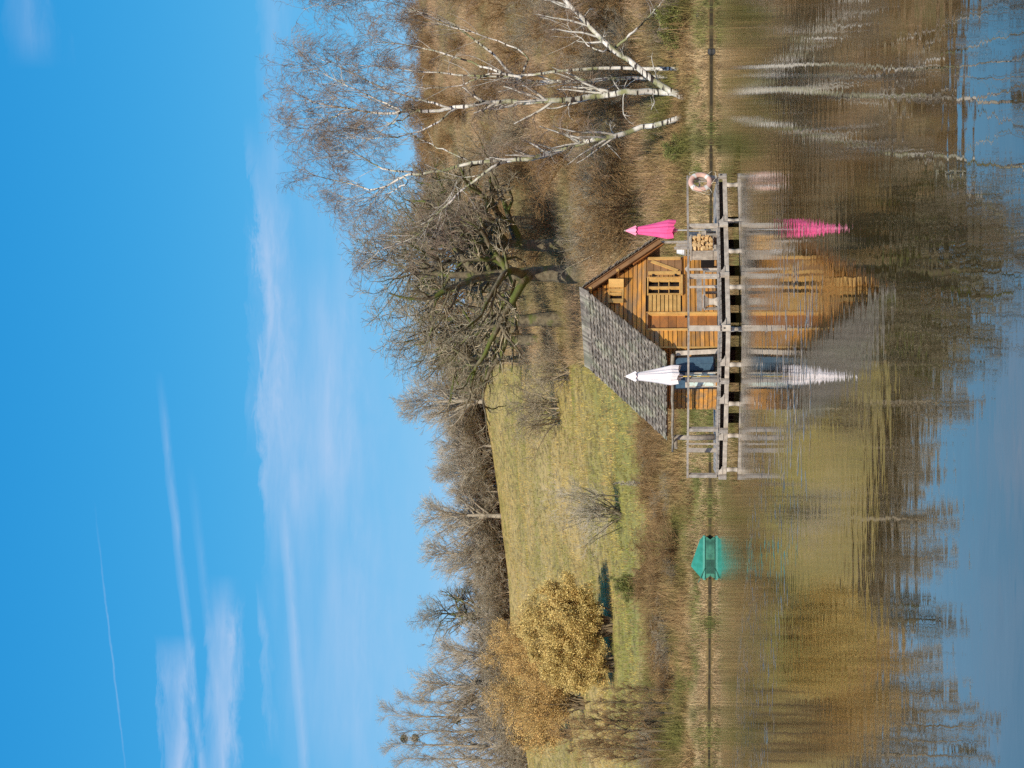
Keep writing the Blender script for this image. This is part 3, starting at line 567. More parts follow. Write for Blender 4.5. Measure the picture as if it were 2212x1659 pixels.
leafy('broom_bush', 325, 1492, 1425, 60, M['broom'], M['willow_bark'], 'green broom bush on the bank right of the life ring', 6, .035, 'shrub', stems=20, sp=.08)
leafy('broom_bush', 45, 1495, 1405, 120, M['broom'], M['willow_bark'], 'wide dark green bush on the bank by the right border', 7, .035, 'shrub', stems=30, sp=.08)
leafy('evergreen_bush', 1228, 1092, 1040, 34, M['ivy'], M['ivy'], 'small dark evergreen in the hedge above the field', 8, .14, 'shrub', stems=10)
leafy('evergreen_bush', 1500, 1112, 1000, 52, M['ivy'], M['ivy'], 'ivy-green bush at the foot of the upright tree above the orange willow', 8, .14, 'shrub', stems=10)
for q, (iy, ix, r) in enumerate([(1596, 873, .55), (1594, 897, .55), (1554, 988, .6)]):
    c = at(iy, ix, 236); b = np.zeros((1, 2, 3)); b[0, 1, 2] = .01; v, f_ = leaves(b, 900, .12, r * .42); mt_ = mesh_np('mistletoe_ball', v, f_, M['mistletoe']); mt_.location = c
    tag(mt_, ['round mistletoe ball, highest of three in the far left poplars', 'mistletoe ball just below the highest one in the far left poplars', 'lowest mistletoe ball, right of the other two'][q], 'mistletoe', 'mistletoe balls in the poplars')
v, f_ = leaves(b, 700, .05, .15); mt_ = mesh_np('mistletoe_ball', v, f_, M['mistletoe']); mt_.location = at(231, 880, 86.); tag(mt_, 'mistletoe ball on the tall forking birch at the skyline', 'mistletoe')

# ------------------------------------------------------------------ grass, brambles, reeds (nobody could count these)
def blades(n, xy, hmin, hmax, w, lean, segs=3, curl=.5, hs=None):
    x, y = xy; z = zt(x, y); h = (hmin + (hmax - hmin) * rng.random(n) ** 1.4) * (1 if hs is None else hs)
    a = rng.random(n) * 2 * np.pi; l = lean * rng.random(n); d = np.stack([np.cos(a), np.sin(a)], 1)
    fa = rng.random(n) * np.pi; s = np.stack([np.cos(fa), np.sin(fa) * .4, np.zeros(n)], 1)
    V = np.empty((n, segs + 1, 2, 3)); ww = (w * (.6 + .8 * rng.random(n)))[:, None]
    for q in range(segs + 1):
        t = q / segs; r = h * l * (t ** 1.6); zz = h * (t - curl * l * t * t * .6)
        c = np.stack([x + d[:, 0] * r, y + d[:, 1] * r, z + zz - .03], 1); k = ww * (1 - .85 * t) * .5
        V[:, q, 0] = c - s * k; V[:, q, 1] = c + s * k
    b = (np.arange(n) * (segs + 1) * 2)[:, None]; q = (np.arange(segs) * 2)[None, :]
    Fq = np.stack([b + q, b + q + 1, b + q + 3, b + q + 2], -1).reshape(-1, 4)
    return V.reshape(-1, 3), Fq
def region(n, i0, i1, d0, d1, p=1.0):
    """points between two directions, d0..d1 metres behind the waterline, denser where near"""
    a = -((i0 + (i1 - i0) * rng.random(n)) - 829.5) / F; d = d0 + (d1 - d0) * rng.random(n) ** p; y = 81 + d; x = a * y
    for _ in range(3): y = shore(x) + d; x = a * y
    return x, y
gm = lambda nm, *a, **k: mat(nm, *a, **k)
G_dry = gm('dry_grass', (0.5, 0.355, 0.115), (0.34, 0.269, 0.0648), .5, .95, island=.6, c3=(0.2, 0.211, 0.0432), s3=.12, m3=(.42, .6))
G_green = gm('green_tufts', (.13, .15, .04), (.26, .24, .08), .6, .9, island=.4)
G_reed = gm('reeds', (.56, .41, .22), (.36, .25, .13), .8, .95, island=.6, c3=(.17, .16, .06), s3=.5, m3=(.50, .62))
G_bram = gm('brambles', (0.24, 0.144, 0.0648), (0.38, 0.259, 0.115), .4, .95, island=.6, c3=(0.155, 0.144, 0.0396), s3=.25, m3=(.48, .62))
G_hill = gm('bracken', (.29, .18, .10), (.43, .31, .18), .25, .95, island=.6, c3=(.20, .17, .075), s3=.10, m3=(.45, .6))
n = 230000; xy = region(n, -60, 1720, 9, 145, 1.15); k = (xy[0] / xy[1] < .05) & (noise2(xy[0], xy[1], 1.1, 3) + .8 * noise2(xy[0], xy[1], .37, 9) > -.35); xy = (xy[0][k], xy[1][k])
tag(mesh_np('meadow_grass', *blades(len(xy[0]), xy, .08, .34, .045, 1.0, 2), G_dry), kind='stuff')
n = 90000; xy = region(n, -60, 1720, 9, 140, 1.1); k = (xy[0] / xy[1] < .05) & (noise2(xy[0], xy[1], 2.3, 7) + .7 * noise2(xy[0], xy[1], .6, 2) > .25); xy = (xy[0][k], xy[1][k])
tag(mesh_np('dead_weeds', *blades(len(xy[0]), xy, .15, .6, .035, 1.1, 2), G_bram), kind='stuff')
n = 210000; xy = region(n, -60, 800, 8, 190, 1.1); k = (xy[0] / xy[1] > .012); xy = (xy[0][k], xy[1][k]); n = len(xy[0])
tag(mesh_np('bracken', *blades(n, xy, .3, 1.3, .035, 1.0, 3), G_hill), kind='stuff')
n = 130000; xy = region(n, -80, 1740, 1.5, 19, 1.2); hs_ = .30 + 1.1 * np.clip(.45 + noise2(xy[0], xy[1], 2.2, 4) + .5 * noise2(xy[0], xy[1], .7, 8), 0, 1.3)
tag(mesh_np('brambles', *blades(n, xy, .35, 1.35, .028, 1.3, 4, .9, hs_), G_bram), kind='stuff')
n = 70000; xy = region(n, -80, 1740, .04, 2.6, 1.25); hs_ = .45 + .75 * np.clip(.5 + noise2(xy[0], xy[1], 1.1, 6), 0, 1.2)
tag(mesh_np('reeds', *blades(n, xy, .18, .72, .022, 1.3, 4, 1.0, hs_), G_reed), kind='stuff')
xs_ = []; ys_ = []
for q in range(95):
    i_ = rng.uniform(-60, 1700); cx, cy = region(1, i_, i_ + 1, -.2, 1.2 if q % 2 else 7); m_ = 220; xs_.append(cx + rng.normal(size=m_) * .35); ys_.append(cy + rng.normal(size=m_) * .25)
xy = (np.concatenate(xs_), np.concatenate(ys_)); tag(mesh_np('green_tufts', *blades(len(xy[0]), xy, .2, .75, .022, .9, 3, .8), G_green), kind='stuff')
# ------------------------------------------------------------------ deck on piles
ZD = 0.46; Cn = Vector((1.66, 50.0)); Rn = Vector((6.62, 53.5)); Ln = Vector((-2.97, 53.6))
deck = tag(empty('deck', (1.66, 50, ZD)), 'weathered grey plank deck on piles in the lake, carrying the cabin', 'deck'); DO = Vector((1.66, 50, ZD))
def L3(p, z): return Vector((p.x, p.y, z)) - DO
back = [Vector((6.0, 58.2)), Vector((-1.5, 58.5))]
def deckpoly():
    return [Cn, Rn, back[0], back[1], Ln]
mb = MB()                                                    # boards: each a slab clipped between the front edges and the back
dirR = (Rn - Cn).normalized(); nb = int((Rn.x - Ln.x) / .145)
for q in range(nb):
    x0 = Ln.x + q * .145 + .006; x1 = x0 + .133
    def fy(x): return Cn.y + (x - Cn.x) * ((Rn.y - Cn.y) / (Rn.x - Cn.x) if x > Cn.x else (Ln.y - Cn.y) / (Ln.x - Cn.x))
    e = random.uniform(-.012, .02); y0, y1 = fy(x0) - e, fy(x1) - e; zt_ = ZD + random.uniform(-.004, .004)
    vs = [Vector((x0, y0, zt_ - .04)), Vector((x1, y1, zt_ - .04)), Vector((x1, 58.3, zt_ - .04)), Vector((x0, 58.3, zt_ - .04))]
    vs = [v - DO for v in vs] + [v + Vector((0, 0, .04)) - DO for v in vs]
    mb.add(vs, [(3, 2, 1, 0), (4, 5, 6, 7), (0, 1, 5, 4), (1, 2, 6, 5), (2, 3, 7, 6), (3, 0, 4, 7)])
mb.build('deck_boards', M['grey_wood'], deck)
def seg(a, b, off, z): # a line parallel to an edge, shifted inward
    d = (b - a).normalized(); n = Vector((-d.y, d.x)); n = n if n.y > 0 else -n; return L3(a + n * off, z), L3(b + n * off, z)
for a, b, nm in ((Cn, Rn, 0), (Ln, Cn, 1)):
    p, q = seg(a, b, .06, ZD - .225); m = MB(); n = 3 if nm == 0 else 4
    for k in range(n):                                       # scarfed lengths of the outer bearer
        u0, u1 = k / n, (k + 1) / n; pa, pb = p.lerp(q, u0), p.lerp(q, u1); t = (pb - pa).normalized() * .01
        oz = Vector((0, 0, random.uniform(-.008, .008))); m = MB(); m.bar(pa + t + oz, pb - t + oz, .09, .135); m.build('bearer', M['pale_wood'], deck, bevel=.008)
        hgt = .15                                            # carved bracket at the end of each length
        m = MB(); c = pa + t * 14 + Vector((0, -.05, .115)); ax = (pb - pa).normalized()
        m.add([c + ax * x + Vector((0, y, z)) for y in (-.03, .03) for x, z in ((-.13, -.05), (.30, -.05), (.16, 0), (.06, .10), (-.13, .10))],
              [(0, 1, 2, 3, 4), (9, 8, 7, 6, 5)] + [(i, (i + 5), (i + 1) % 5 + 5, (i + 1) % 5) for i in range(5)]); m.build('bracket', M['pale_wood'], deck)
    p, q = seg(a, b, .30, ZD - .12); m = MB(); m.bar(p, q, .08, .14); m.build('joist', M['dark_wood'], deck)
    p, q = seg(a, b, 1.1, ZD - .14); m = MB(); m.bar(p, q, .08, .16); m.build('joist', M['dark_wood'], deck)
def on_edge(iy):                                             # point on the front edge of the deck seen at iy
    s_ = (829.5 - iy) / F; a, b = (Cn, Rn) if iy < 710 else (Ln, Cn)
    d = b - a; t = (s_ * a.y - a.x) / (d.x - s_ * d.y); return a + d * max(-.01, min(1.01, t))
for iy in (387, 490, 598, 710, 821, 927, 1026):              # rail posts with their ends bolted to the bearer
    p = on_edge(iy); th = math.atan2(*(Rn - Cn).yx) if iy <= 710 else math.atan2(*(Cn - Ln).yx)
    wd = .17 if iy == 710 else .115; hgt = 1.46; z1 = H_CAM + (VH - 1488) / F * p.y
    T = Matrix.Translation(Vector((p.x, p.y, 0)) - DO) @ Matrix.Rotation(th if iy != 710 else 0, 4, 'Z')
    m = MB(); m.box(-wd / 2, wd / 2, -.05, .07, ZD + .01, z1, T); m.box(-wd / 2 - .01, wd / 2 + .01, -.12, .0, ZD - .29, ZD - .03, T); m.build('rail_post', M['pale_wood'] if iy in (490, 710, 598) else M['grey_wood'], deck, bevel=.006)
    if iy in (387, 710): m = MB(); m.box(-.02, .02, -.145, -.12, ZD - .12, ZD - .08, T); m.build('bolt', M['black'], deck)
def rail(iy0, iy1, v0, v1, w, h, nm='handrail', m_='grey_wood', sag=0):
    a, b = on_edge(iy0), on_edge(iy1); m = MB(); P = []
    for k in range(9):
        t = k / 8; q = a.lerp(b, t); z = H_CAM + (VH - (v0 + (v1 - v0) * t)) / F * q.y + sag * math.sin(t * 9); P.append(L3(q, z) + Vector((0, -.0, 0)))
    for k in range(8): m.bar(P[k], P[k + 1], w, h)
    m.build(nm, M[m_], deck)
rail(709, 384, 1487.2, 1484.8, .12, .06, sag=.004); rail(1029, 711, 1484.8, 1487.2, .12, .06, sag=.004)
rail(709, 384, 1551.0, 1547, .03, .045, 'toe_board', sag=.004); rail(1029, 711, 1546.5, 1551, .03, .045, 'toe_board', sag=.004)
def pile(x, y, r, m_, top=ZD - .30):
    m = MB(); m.tube([(0, 0, -1.0), (0, 0, -.1), (.004, 0, .03), (0, 0, top)], [r * .7, r * .7, r * .78, r], 8); o = m.build('pile', M[m_], deck, smooth=True); o.location = Vector((x, y, 0)) - DO
for iy, off in ((403, .05), (480, .05), (545, .06), (622, .04), (712, .06), (788, .05), (872, .05), (940, .06), (1013, .05)):
    p = on_edge(iy); pile(p.x, p.y + off, .085, 'pale_wood', ZD - .295)
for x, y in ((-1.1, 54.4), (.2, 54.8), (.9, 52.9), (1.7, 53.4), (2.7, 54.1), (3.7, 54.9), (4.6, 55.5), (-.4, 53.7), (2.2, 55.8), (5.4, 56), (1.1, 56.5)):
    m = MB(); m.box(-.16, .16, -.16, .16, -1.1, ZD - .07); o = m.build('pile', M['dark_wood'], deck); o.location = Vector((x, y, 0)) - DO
m = MB(); m.box(-.03, .03, -.03, .03, 0, .98); p = on_edge(974); o = m.build('rail_post', M['grey_wood'], deck); o.location = Vector((p.x + .15, p.y + 2.4, ZD)) - DO
m = MB(); m.box(-.07, .07, -.03, .03, 0, .98); o = m.build('rail_post', M['grey_wood'], deck); o.location = Vector((p.x + .0, p.y + .9, ZD)) - DO
m = MB(); m.box(-.07, .06, -.06, .06, 0, .19); o = m.build('float_box', M['black'], deck) if False else None

# ------------------------------------------------------------------ the cabin (local x along the front, y to the back, z up)
TH = R(37); CP = Vector((1.14, 52.3, ZD + .01)); WF, LD = 3.72, 3.25
AX, AZ = 2.18, 4.16                                           # gable apex: along the front, height
EL, EZ = -.50, 1.60                                           # eave, left: x, z (roof surface)
cab = tag(empty('cabin', CP, TH), 'orange stained wooden cabin with a steep grey shingle roof standing on the deck', 'cabin')
KL = (AZ + .12 - EZ) / (AX - EL); KR = 1.12
def roofz(x): return AZ + .12 - (AX - x) * KL if x < AX else AZ + .12 - (x - AX) * KR
def hboards(mbx, x0, x1, z0, z1, y, holes=(), front=True, bh=.142, th=.022):
    z = z0; k = 0
    while z < z1 - .02:
        zt1 = min(z + bh - .022, z1); zc = (z + zt1) / 2
        if front:
            zz = zt1 + .05; a = max(x0, AX - (AZ - zz) / KL) if zz > roofz(x0) - .12 else x0; b = min(x1, AX + (AZ - zz) / KR) if zz > roofz(x1) - .12 else x1
        else: a, b = x0, x1
        spans = [(a, b)]
        for hx0, hx1, hz0, hz1 in holes:
            if hz0 < zc < hz1:
                ns = []
                for s0, s1 in spans:
                    if hx0 > s0: ns.append((s0, min(s1, hx0)))
                    if hx1 < s1: ns.append((max(s0, hx1), s1))
                spans = [s for s in ns if s[1] - s[0] > .02]
        for s0, s1 in spans:
            if s1 - s0 < .03: continue
            d = random.uniform(0, .006)
            if front: mbx.add([(s0, y - d - th, z), (s1, y - d - th, z), (s1, y - d - th * .35, zt1), (s0, y - d - th * .35, zt1), (s0, y, z), (s1, y, z), (s1, y, zt1), (s0, y, zt1)], [(0, 1, 2, 3), (5, 4, 7, 6), (0, 4, 5, 1), (3, 2, 6, 7), (0, 3, 7, 4), (1, 5, 6, 2)])
            else: mbx.add([(-d - th, s0, z), (-d - th, s1, z), (-d - th * .35, s1, zt1), (-d - th * .35, s0, zt1), (0, s0, z), (0, s1, z), (0, s1, zt1), (0, s0, zt1)], [(3, 2, 1, 0), (6, 7, 4, 5), (1, 5, 4, 0), (7, 6, 2, 3), (4, 7, 3, 0), (2, 6, 5, 1)])
        z += bh; k += 1
DOOR = (.72, 1.40, .0, 2.26); WIN = (2.13, 2.86, 1.16, 2.22); INF = (1.44, 2.13, 1.14, 2.26); ATT = (1.96, 2.40, 3.02, 3.46)
DOOR_, WIN_ = DOOR, WIN
mb = MB(); hboards(mb, 0, WF, 0, AZ, 0, [DOOR, WIN, INF, ATT]); mb.build('front_wall', M['cabin_wood'], cab)
mb = MB(); hboards(mb, 0, LD, 0, roofz(0) - .10, 0, front=False); mb.build('side_wall', M['cabin_wood'], cab)
# inner shell so that nothing shows daylight through the gaps
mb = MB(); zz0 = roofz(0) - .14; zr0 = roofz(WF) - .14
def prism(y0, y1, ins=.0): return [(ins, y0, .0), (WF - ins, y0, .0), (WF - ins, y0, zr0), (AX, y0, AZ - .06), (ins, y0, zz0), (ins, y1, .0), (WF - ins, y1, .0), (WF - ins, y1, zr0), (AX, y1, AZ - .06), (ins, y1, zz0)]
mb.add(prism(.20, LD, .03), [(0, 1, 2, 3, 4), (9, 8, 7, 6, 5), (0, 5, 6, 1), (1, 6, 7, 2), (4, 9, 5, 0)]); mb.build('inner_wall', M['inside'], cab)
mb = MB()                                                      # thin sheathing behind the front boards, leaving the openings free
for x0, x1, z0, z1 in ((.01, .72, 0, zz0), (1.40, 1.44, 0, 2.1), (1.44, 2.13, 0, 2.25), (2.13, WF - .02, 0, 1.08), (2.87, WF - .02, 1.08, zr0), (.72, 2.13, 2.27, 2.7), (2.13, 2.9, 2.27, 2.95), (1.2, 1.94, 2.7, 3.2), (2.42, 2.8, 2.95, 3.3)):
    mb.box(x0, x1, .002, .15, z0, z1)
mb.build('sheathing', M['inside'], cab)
mb = MB(); mb.box(-.035, .01, -.035, .0, 0, roofz(0) - .12); mb.build('corner_board', M['cabin_trim'], cab)
mb = MB(); mb.box(WF - .08, WF + .03, -.05, -.024, 0, 1.05); mb.build('corner_board', M['cabin_wood'], cab)
# right wall planks and shaded side screen
mb = MB(); mb.box(WF, WF + .03, .0, LD, 0, zr0 - .05); mb.build('right_wall', M['grey_wood'], cab)
# door
dr = MB(); z = .02
while z < 2.14:
    hh = random.choice([.30, .26, .34]); dr.box(.73, 1.36, .10, .13, z, min(z + hh - .012, 2.18)); z += hh
door = dr.build('door', M['cabin_door'], cab)
mb = MB(); mb.box(1.355, 1.42, -.035, .14, .0, 2.19); mb.build('door_jamb', M['cabin_trim'], cab, bevel=.006)
mb = MB(); mb.box(.66, .74, -.045, .12, .0, 2.19); mb.build('door_jamb', M['cabin_trim'], cab, bevel=.006)
mb = MB(); mb.box(.66, 1.44, .0, .14, 2.19, 2.26); mb.build('door_lintel', M['soffit'], cab)
mb = MB(); mb.box(1.28, 1.34, .06, .10, .98, 1.02); mb.build('handle', M['black'], door)
# lower-left wall fill beside the window: sliding shutter of narrow slats
mb = MB(); z = 1.16
while z < 2.18: mb.box(1.46, 2.11, -.045 - random.uniform(0, .012), -.005, z, z + .106); z += .130
mb.build('slatted_shutter', M['cabin_trim'], cab)
# window
wn = MB(); wn.box(2.13, 2.86, .10, .11, 1.15, 2.23); win = wn.build('window', M['glass'], cab)
mb = MB()
for x0, x1 in ((2.13, 2.17), (2.82, 2.86)): mb.box(x0, x1, -.05, .07, 1.16, 2.23)
mb.box(2.17, 2.82, -.05, .07, 1.16, 1.20); mb.box(2.17, 2.82, -.05, .07, 2.19, 2.23); mb.build('window_frame', M['cabin_trim'], win)
for x0, x1 in ((2.40, 2.48), (2.72, 2.82)):                   # casement stiles
    mb = MB(); mb.box(x0, x1, -.03, .05, 1.20, 2.19); mb.build('casement_stile', M['cabin_trim'], win, bevel=.004)
for zc in (1.53, 1.86):
    mb = MB(); mb.box(2.17, 2.72, .0, .04, zc - .015, zc + .015); mb.build('glazing_bar', M['cabin_trim'], win)
mb = MB(); mb.box(2.10, 2.92, -.09, .0, 1.09, 1.155); mb.build('sill', M['cabin_trim'], win)
# open shutter with Z brace
sh = MB(); z = 1.12
for k in range(5): sh.box(2.93, 3.66, -.075, -.05, z, z + .212); z += .226
sht = sh.build('open_shutter', M['soffit'], cab)
mb = MB(); mb.box(3.56, 3.67, -.105, -.076, 1.15, 2.20); mb.box(2.93, 3.06, -.105, -.076, 1.15, 2.20); mb.build('batten', M['cabin_trim'], sht, bevel=.004)
mb = MB(); mb.bar((3.50, -.092, 2.10), (3.08, -.092, 1.24), .11, .026, (0, 1, 0)); mb.build('brace', M['cabin_trim'], sht)
for zc in (1.28, 2.0):
    mb = MB(); mb.box(2.86, 2.94, -.11, -.07, zc, zc + .07); mb.build('hinge', M['black'], sht)
# attic window and its two little shutters
wn = MB(); wn.box(1.97, 2.39, .08, .09, 3.03, 3.45); aw = wn.build('attic_window', M['glass'], cab)
mb = MB(); mb.box(1.95, 2.42, -.03, .06, 2.98, 3.03); mb.box(2.32, 2.40, -.03, .06, 3.03, 3.46); mb.box(1.96, 2.32, -.03, .06, 3.43, 3.47); mb.build('window_frame', M['cabin_trim'], aw)
mb = MB(); mb.box(2.15, 2.22, -.04, .04, 3.04, 3.42); mb.box(2.28, 2.315, -.035, .04, 3.04, 3.42); mb.box(2.22, 2.28, -.01, .03, 3.04, 3.18); mb.build('casement', M['cabin_trim'], aw)
for P0, P1 in (((1.95, -.03), (1.74, -.09)), ((2.42, -.05), (2.62, -.22))):
    mb = MB(); mb.add([(x, y - o, z) for o in (0, .03) for (x, y), z in ((P0, 2.98), (P0, 3.46), (P1, 3.46), (P1, 2.98))],
      [(0, 1, 2, 3), (7, 6, 5, 4), (0, 4, 5, 1), (1, 5, 6, 2), (2, 6, 7, 3), (3, 7, 4, 0)]); mb.build('attic_shutter', M['cabin_trim'], cab)
# roof: left slope (long rear overhang), right slope, shingles laid as single shakes
FO = -.36
def roof_slope(side):
    m = MB(); sl = Vector((EL - AX, 0, EZ - (AZ + .12))) if side < 0 else Vector((.62 + WF - AX, 0, -KR * (.62 + WF - AX)))
    Ls = sl.length; d = sl.normalized(); n = Vector((-d.z, 0, d.x)) if side > 0 else Vector((d.z, 0, -d.x))
    if n.z < 0: n = -n
    rows = int(Ls / .148); apex = Vector((AX, 0, AZ + .12))
    for r_ in range(rows + 1):
        s0 = r_ * .148; s1 = min(s0 + .235, Ls + .06); f = s0 / Ls; yb = (3.75 + .45 * f) if side < 0 else 3.75; y = FO + random.uniform(-.03, .02) - (.02 if r_ % 2 else 0)
        while y < yb - .04:
            w_ = random.uniform(.09, .17); y2 = min(y + w_ - .013, yb + random.uniform(-.02, .03)); j = random.uniform(-.028, .022); lift = random.uniform(0, .022); sk = random.uniform(-.010, .010)
            a = apex + d * (s0 + j * .3) + n * .004; b = apex + d * (s1 + j) + n * (.044 + lift)
            th = n * .026; P = [a + Vector((0, y, 0)), a + Vector((0, y2, 0)), b + Vector((0, y2 + sk, 0)), b + Vector((0, y + sk, 0))]
            m.add(P + [p + th for p in P], [(0, 1, 2, 3), (7, 6, 5, 4), (0, 4, 5, 1), (1, 5, 6, 2), (2, 6, 7, 3), (3, 7, 4, 0)]); y += w_
    o = m.build('roof', M['shingle'], cab)
    # boarding below, seen from underneath
    b = MB(); q = 0; yb = 4.2
    ss = 0.0
    while ss < Ls - .02:
        e = min(ss + .155, Ls); A, B = apex + d * ss - n * .03, apex + d * e - n * .03
        ye = 3.70 + .45 * ss / Ls if side < 0 else 3.70
        yf = FO + (.10 if side < 0 else .02)
        b.add([A + Vector((0, yf, 0)), A + Vector((0, ye, 0)), B + Vector((0, ye, 0)), B + Vector((0, yf, 0)), A + Vector((0, yf, 0)) - n * .022, A + Vector((0, ye, 0)) - n * .022, B + Vector((0, ye, 0)) - n * .022, B + Vector((0, yf, 0)) - n * .022],
              [(0, 1, 2, 3), (7, 6, 5, 4), (0, 4, 5, 1), (1, 5, 6, 2), (2, 6, 7, 3), (3, 7, 4, 0)]); ss += .163
    b.build('roof_boarding', M['soffit'], o)
    return o, d, n, apex, Ls
rl, dl, nl, apx, LsL = roof_slope(-1); rr, drr, nrr, _, LsR = roof_slope(1)
m = MB(); y = FO - .04                                         # ridge shakes leaning over the top
while y < 3.70:
    w_ = random.uniform(.07, .12); t = Vector((0, .10, 0)); a = apx + Vector((0, y, 0)) + nl * .05 - dl * .09; b = apx + dl * .36 + Vector((0, y, 0)) - t + nl * .06
    P = [a + t * .4, a + t * .4 + Vector((0, w_, 0)), b + Vector((0, w_, 0)), b]; th = nl * .016
    m.add(P + [p + th for p in P], [(0, 1, 2, 3), (7, 6, 5, 4), (0, 4, 5, 1), (1, 5, 6, 2), (2, 6, 7, 3), (3, 7, 4, 0)]); y += w_ + .006
m.build('ridge_shakes', M['shingle'], rl)
m = MB(); m.bar(apx + drr * .05 + Vector((0, FO + .10, 0)) - nrr * .13, apx + drr * (LsR - .05) + Vector((0, FO + .10, 0)) - nrr * .13, .05, .15); m.build('rafter', M['soffit'], rr)
m = MB(); m.bar(apx + drr * (LsR * .60) + Vector((0, -.16, 0)) - nrr * .20, apx + drr * (LsR) + Vector((0, -.16, 0)) - nrr * .20, .06, .09); m.build('rafter', M['cabin_door'], rr)
for xx in (2.95, AX):                                         # purlin ends poking out of the gable
    m = MB(); zz = roofz(xx) - .24; m.tube([(xx, .1, zz), (xx, FO + .05, zz)], .055, 8); m.build('purlin', M['cabin_trim'], cab)
# eave pole and porch posts
m = MB(); PY = [FO - .02 + q * .58 for q in range(10)]
m.tube([(EL + .0 - .10 + .02 * math.sin(q * 1.7), y, EZ - .19 + .015 * math.sin(q * 2.1)) for q, y in enumerate(PY)], [.062 - .003 * q for q in range(10)], 8); m.build('eave_pole', M['log'], cab, smooth=True)
for y in (.30, 4.35): m = MB(); m.tube([(EL + .2, y, EZ - .30), (EL - .30, y, EZ - .30)], .055, 8); m.build('pole_end', M['log'], cab)
m = MB(); m.tube([(EL + .16, 4.35, .02), (EL + .12, 4.35, .7), (EL + .14, 4.35, EZ - .30)], [.10, .09, .085], 9); m.build('porch_post', M['grey_wood'], cab, smooth=True)
m = MB(); m.box(WF + .50, WF + .56, -.2, -.14, 0, roofz(WF + .52) - .12); m.build('porch_post', M['pale_wood'], cab)
m = MB()
for k in range(5): m.box(WF + .02 + k * .10, WF + .11 + k * .10, .55, .57, .95, roofz(WF + .3) - .2)
m.build('screen', M['grey_wood'], cab)

# ------------------------------------------------------------------ parasols
def parasol(name, iy, Yd, tip, cloth, capm, polem, label, wid, hem, bottom, seed, fold):
    rr_ = random.Random(seed); p = at(iy, 1500, Yd); base = Vector((p.x, Yd, ZD)); root = tag(empty('parasol', base), label, 'parasol', None)
    zz = lambda v: H_CAM + (VH - v) / F * Yd - ZD
    zt0, zc, zb, zend = zz(tip), zz(tip + 23), zz(hem), zz(bottom)
    m = MB(); m.tube([(0, 0, 0), (0, 0, zt0 - .02)], .021, 8); m.build('pole', polem, root)
    m = MB(); m.tube([(0, 0, zt0 - .03), (0, 0, zt0 + .01), (0, 0, zt0 + .045)], [.018, .03, .012], 8); m.build('finial', M['pale_wood'], root)
    n = 40; rows = 16; m = MB()
    ph = [rr_.uniform(-.3, .3) for _ in range(8)]; hl = [rr_.uniform(-.05, .09) for _ in range(8)]
    for r_ in range(rows):
        t = r_ / (rows - 1); rad = (.075 + .115 * t ** .9 + .07 * t * t) * wid if r_ else .03
        if t > .86: rad *= 1 - (t - .86) * 1.6
        for k in range(n):
            a = 2 * math.pi * k / n; c = math.cos(4 * a + .6 * math.sin(a + seed)); pl = 1 + (.05 + .13 * t) * c + .05 * t * math.sin(2 * a + seed) + .11 * t * math.sin(9 * a + 3 * t)
            g_ = int(a / (math.pi / 4)) % 8; z = zt0 - .10 - (zt0 - .10 - zb) * t - hl[g_] * t ** 4 - (.02 * t ** 3) * c
            rr2 = rad * pl + fold * t ** 2 * max(0, math.cos(a - .5)) * .10; m.v.append((rr2 * math.cos(a + .25 * t * t), rr2 * math.sin(a + .25 * t * t), z))
    for r_ in range(rows - 1):
        for k in range(n): m.f.append((r_ * n + k, r_ * n + (k + 1) % n, (r_ + 1) * n + (k + 1) % n, (r_ + 1) * n + k))
    cn = m.build('canopy', cloth, root, smooth=False); sol = cn.modifiers.new('s', 'SOLIDIFY'); sol.thickness = .008
    m = MB()                                                   # gathered inner folds below the hem
    for q in range(6):
        a = q * 1.05 + seed; r0 = .10 * wid; w_ = .5; P = [(r0 * 1.25 * math.cos(a - w_), r0 * 1.25 * math.sin(a - w_), zb + .12), (r0 * 1.25 * math.cos(a + w_), r0 * 1.25 * math.sin(a + w_), zb + .14), (r0 * .55 * math.cos(a + .2), r0 * .55 * math.sin(a + .2), zend + rr_.uniform(0, .05))]
        m.add(P + [(x * .93, y * .93, z) for x, y, z in P], [(0, 1, 2), (5, 4, 3), (0, 3, 4, 1), (1, 4, 5, 2), (2, 5, 3, 0)])
    m.build('hem_fold', cloth, cn)
    m = MB()
    for r_ in range(5):
        t = r_ / 4; rad = (.012 + .145 * t) * wid
        for k in range(16):
            a = 2 * math.pi * k / 16; pl = 1 + .10 * t * math.cos(4 * a); m.v.append((rad * pl * math.cos(a), rad * pl * math.sin(a), zt0 - (zt0 - zc) * t - .02 * t * math.cos(8 * a)))
    for r_ in range(4):
        for k in range(16): m.f.append((r_ * 16 + k, r_ * 16 + (k + 1) % 16, (r_ + 1) * 16 + (k + 1) % 16, (r_ + 1) * 16 + k))
    cp = m.build('vent_cap', capm, root); s2 = cp.modifiers.new('s', 'SOLIDIFY'); s2.thickness = .006
    m = MB(); m.tube([(0, 0, 0), (0, 0, .06)], [.20, .17], 14); m.tube([(0, 0, .06), (0, 0, .30)], .03, 8); m.build('base', M['grey_wood'], root)
    return root
parasol('parasol', 497, 52.9, 1352, M['pink'], M['pink_pale'], M['pole_metal'], 'closed bright pink parasol standing by the deck railing right of the cabin', 1.02, 1453, 1465, 2, .6).rotation_euler = (0, 0, 0)
w2 = parasol('parasol', 813, 51.35, 1352, M['white_canvas'], M['white_canvas'], M['pole_yellow'], 'closed white parasol on a yellow pole in front of the shingle roof', 1.06, 1464, 1476, 5, 1.2)

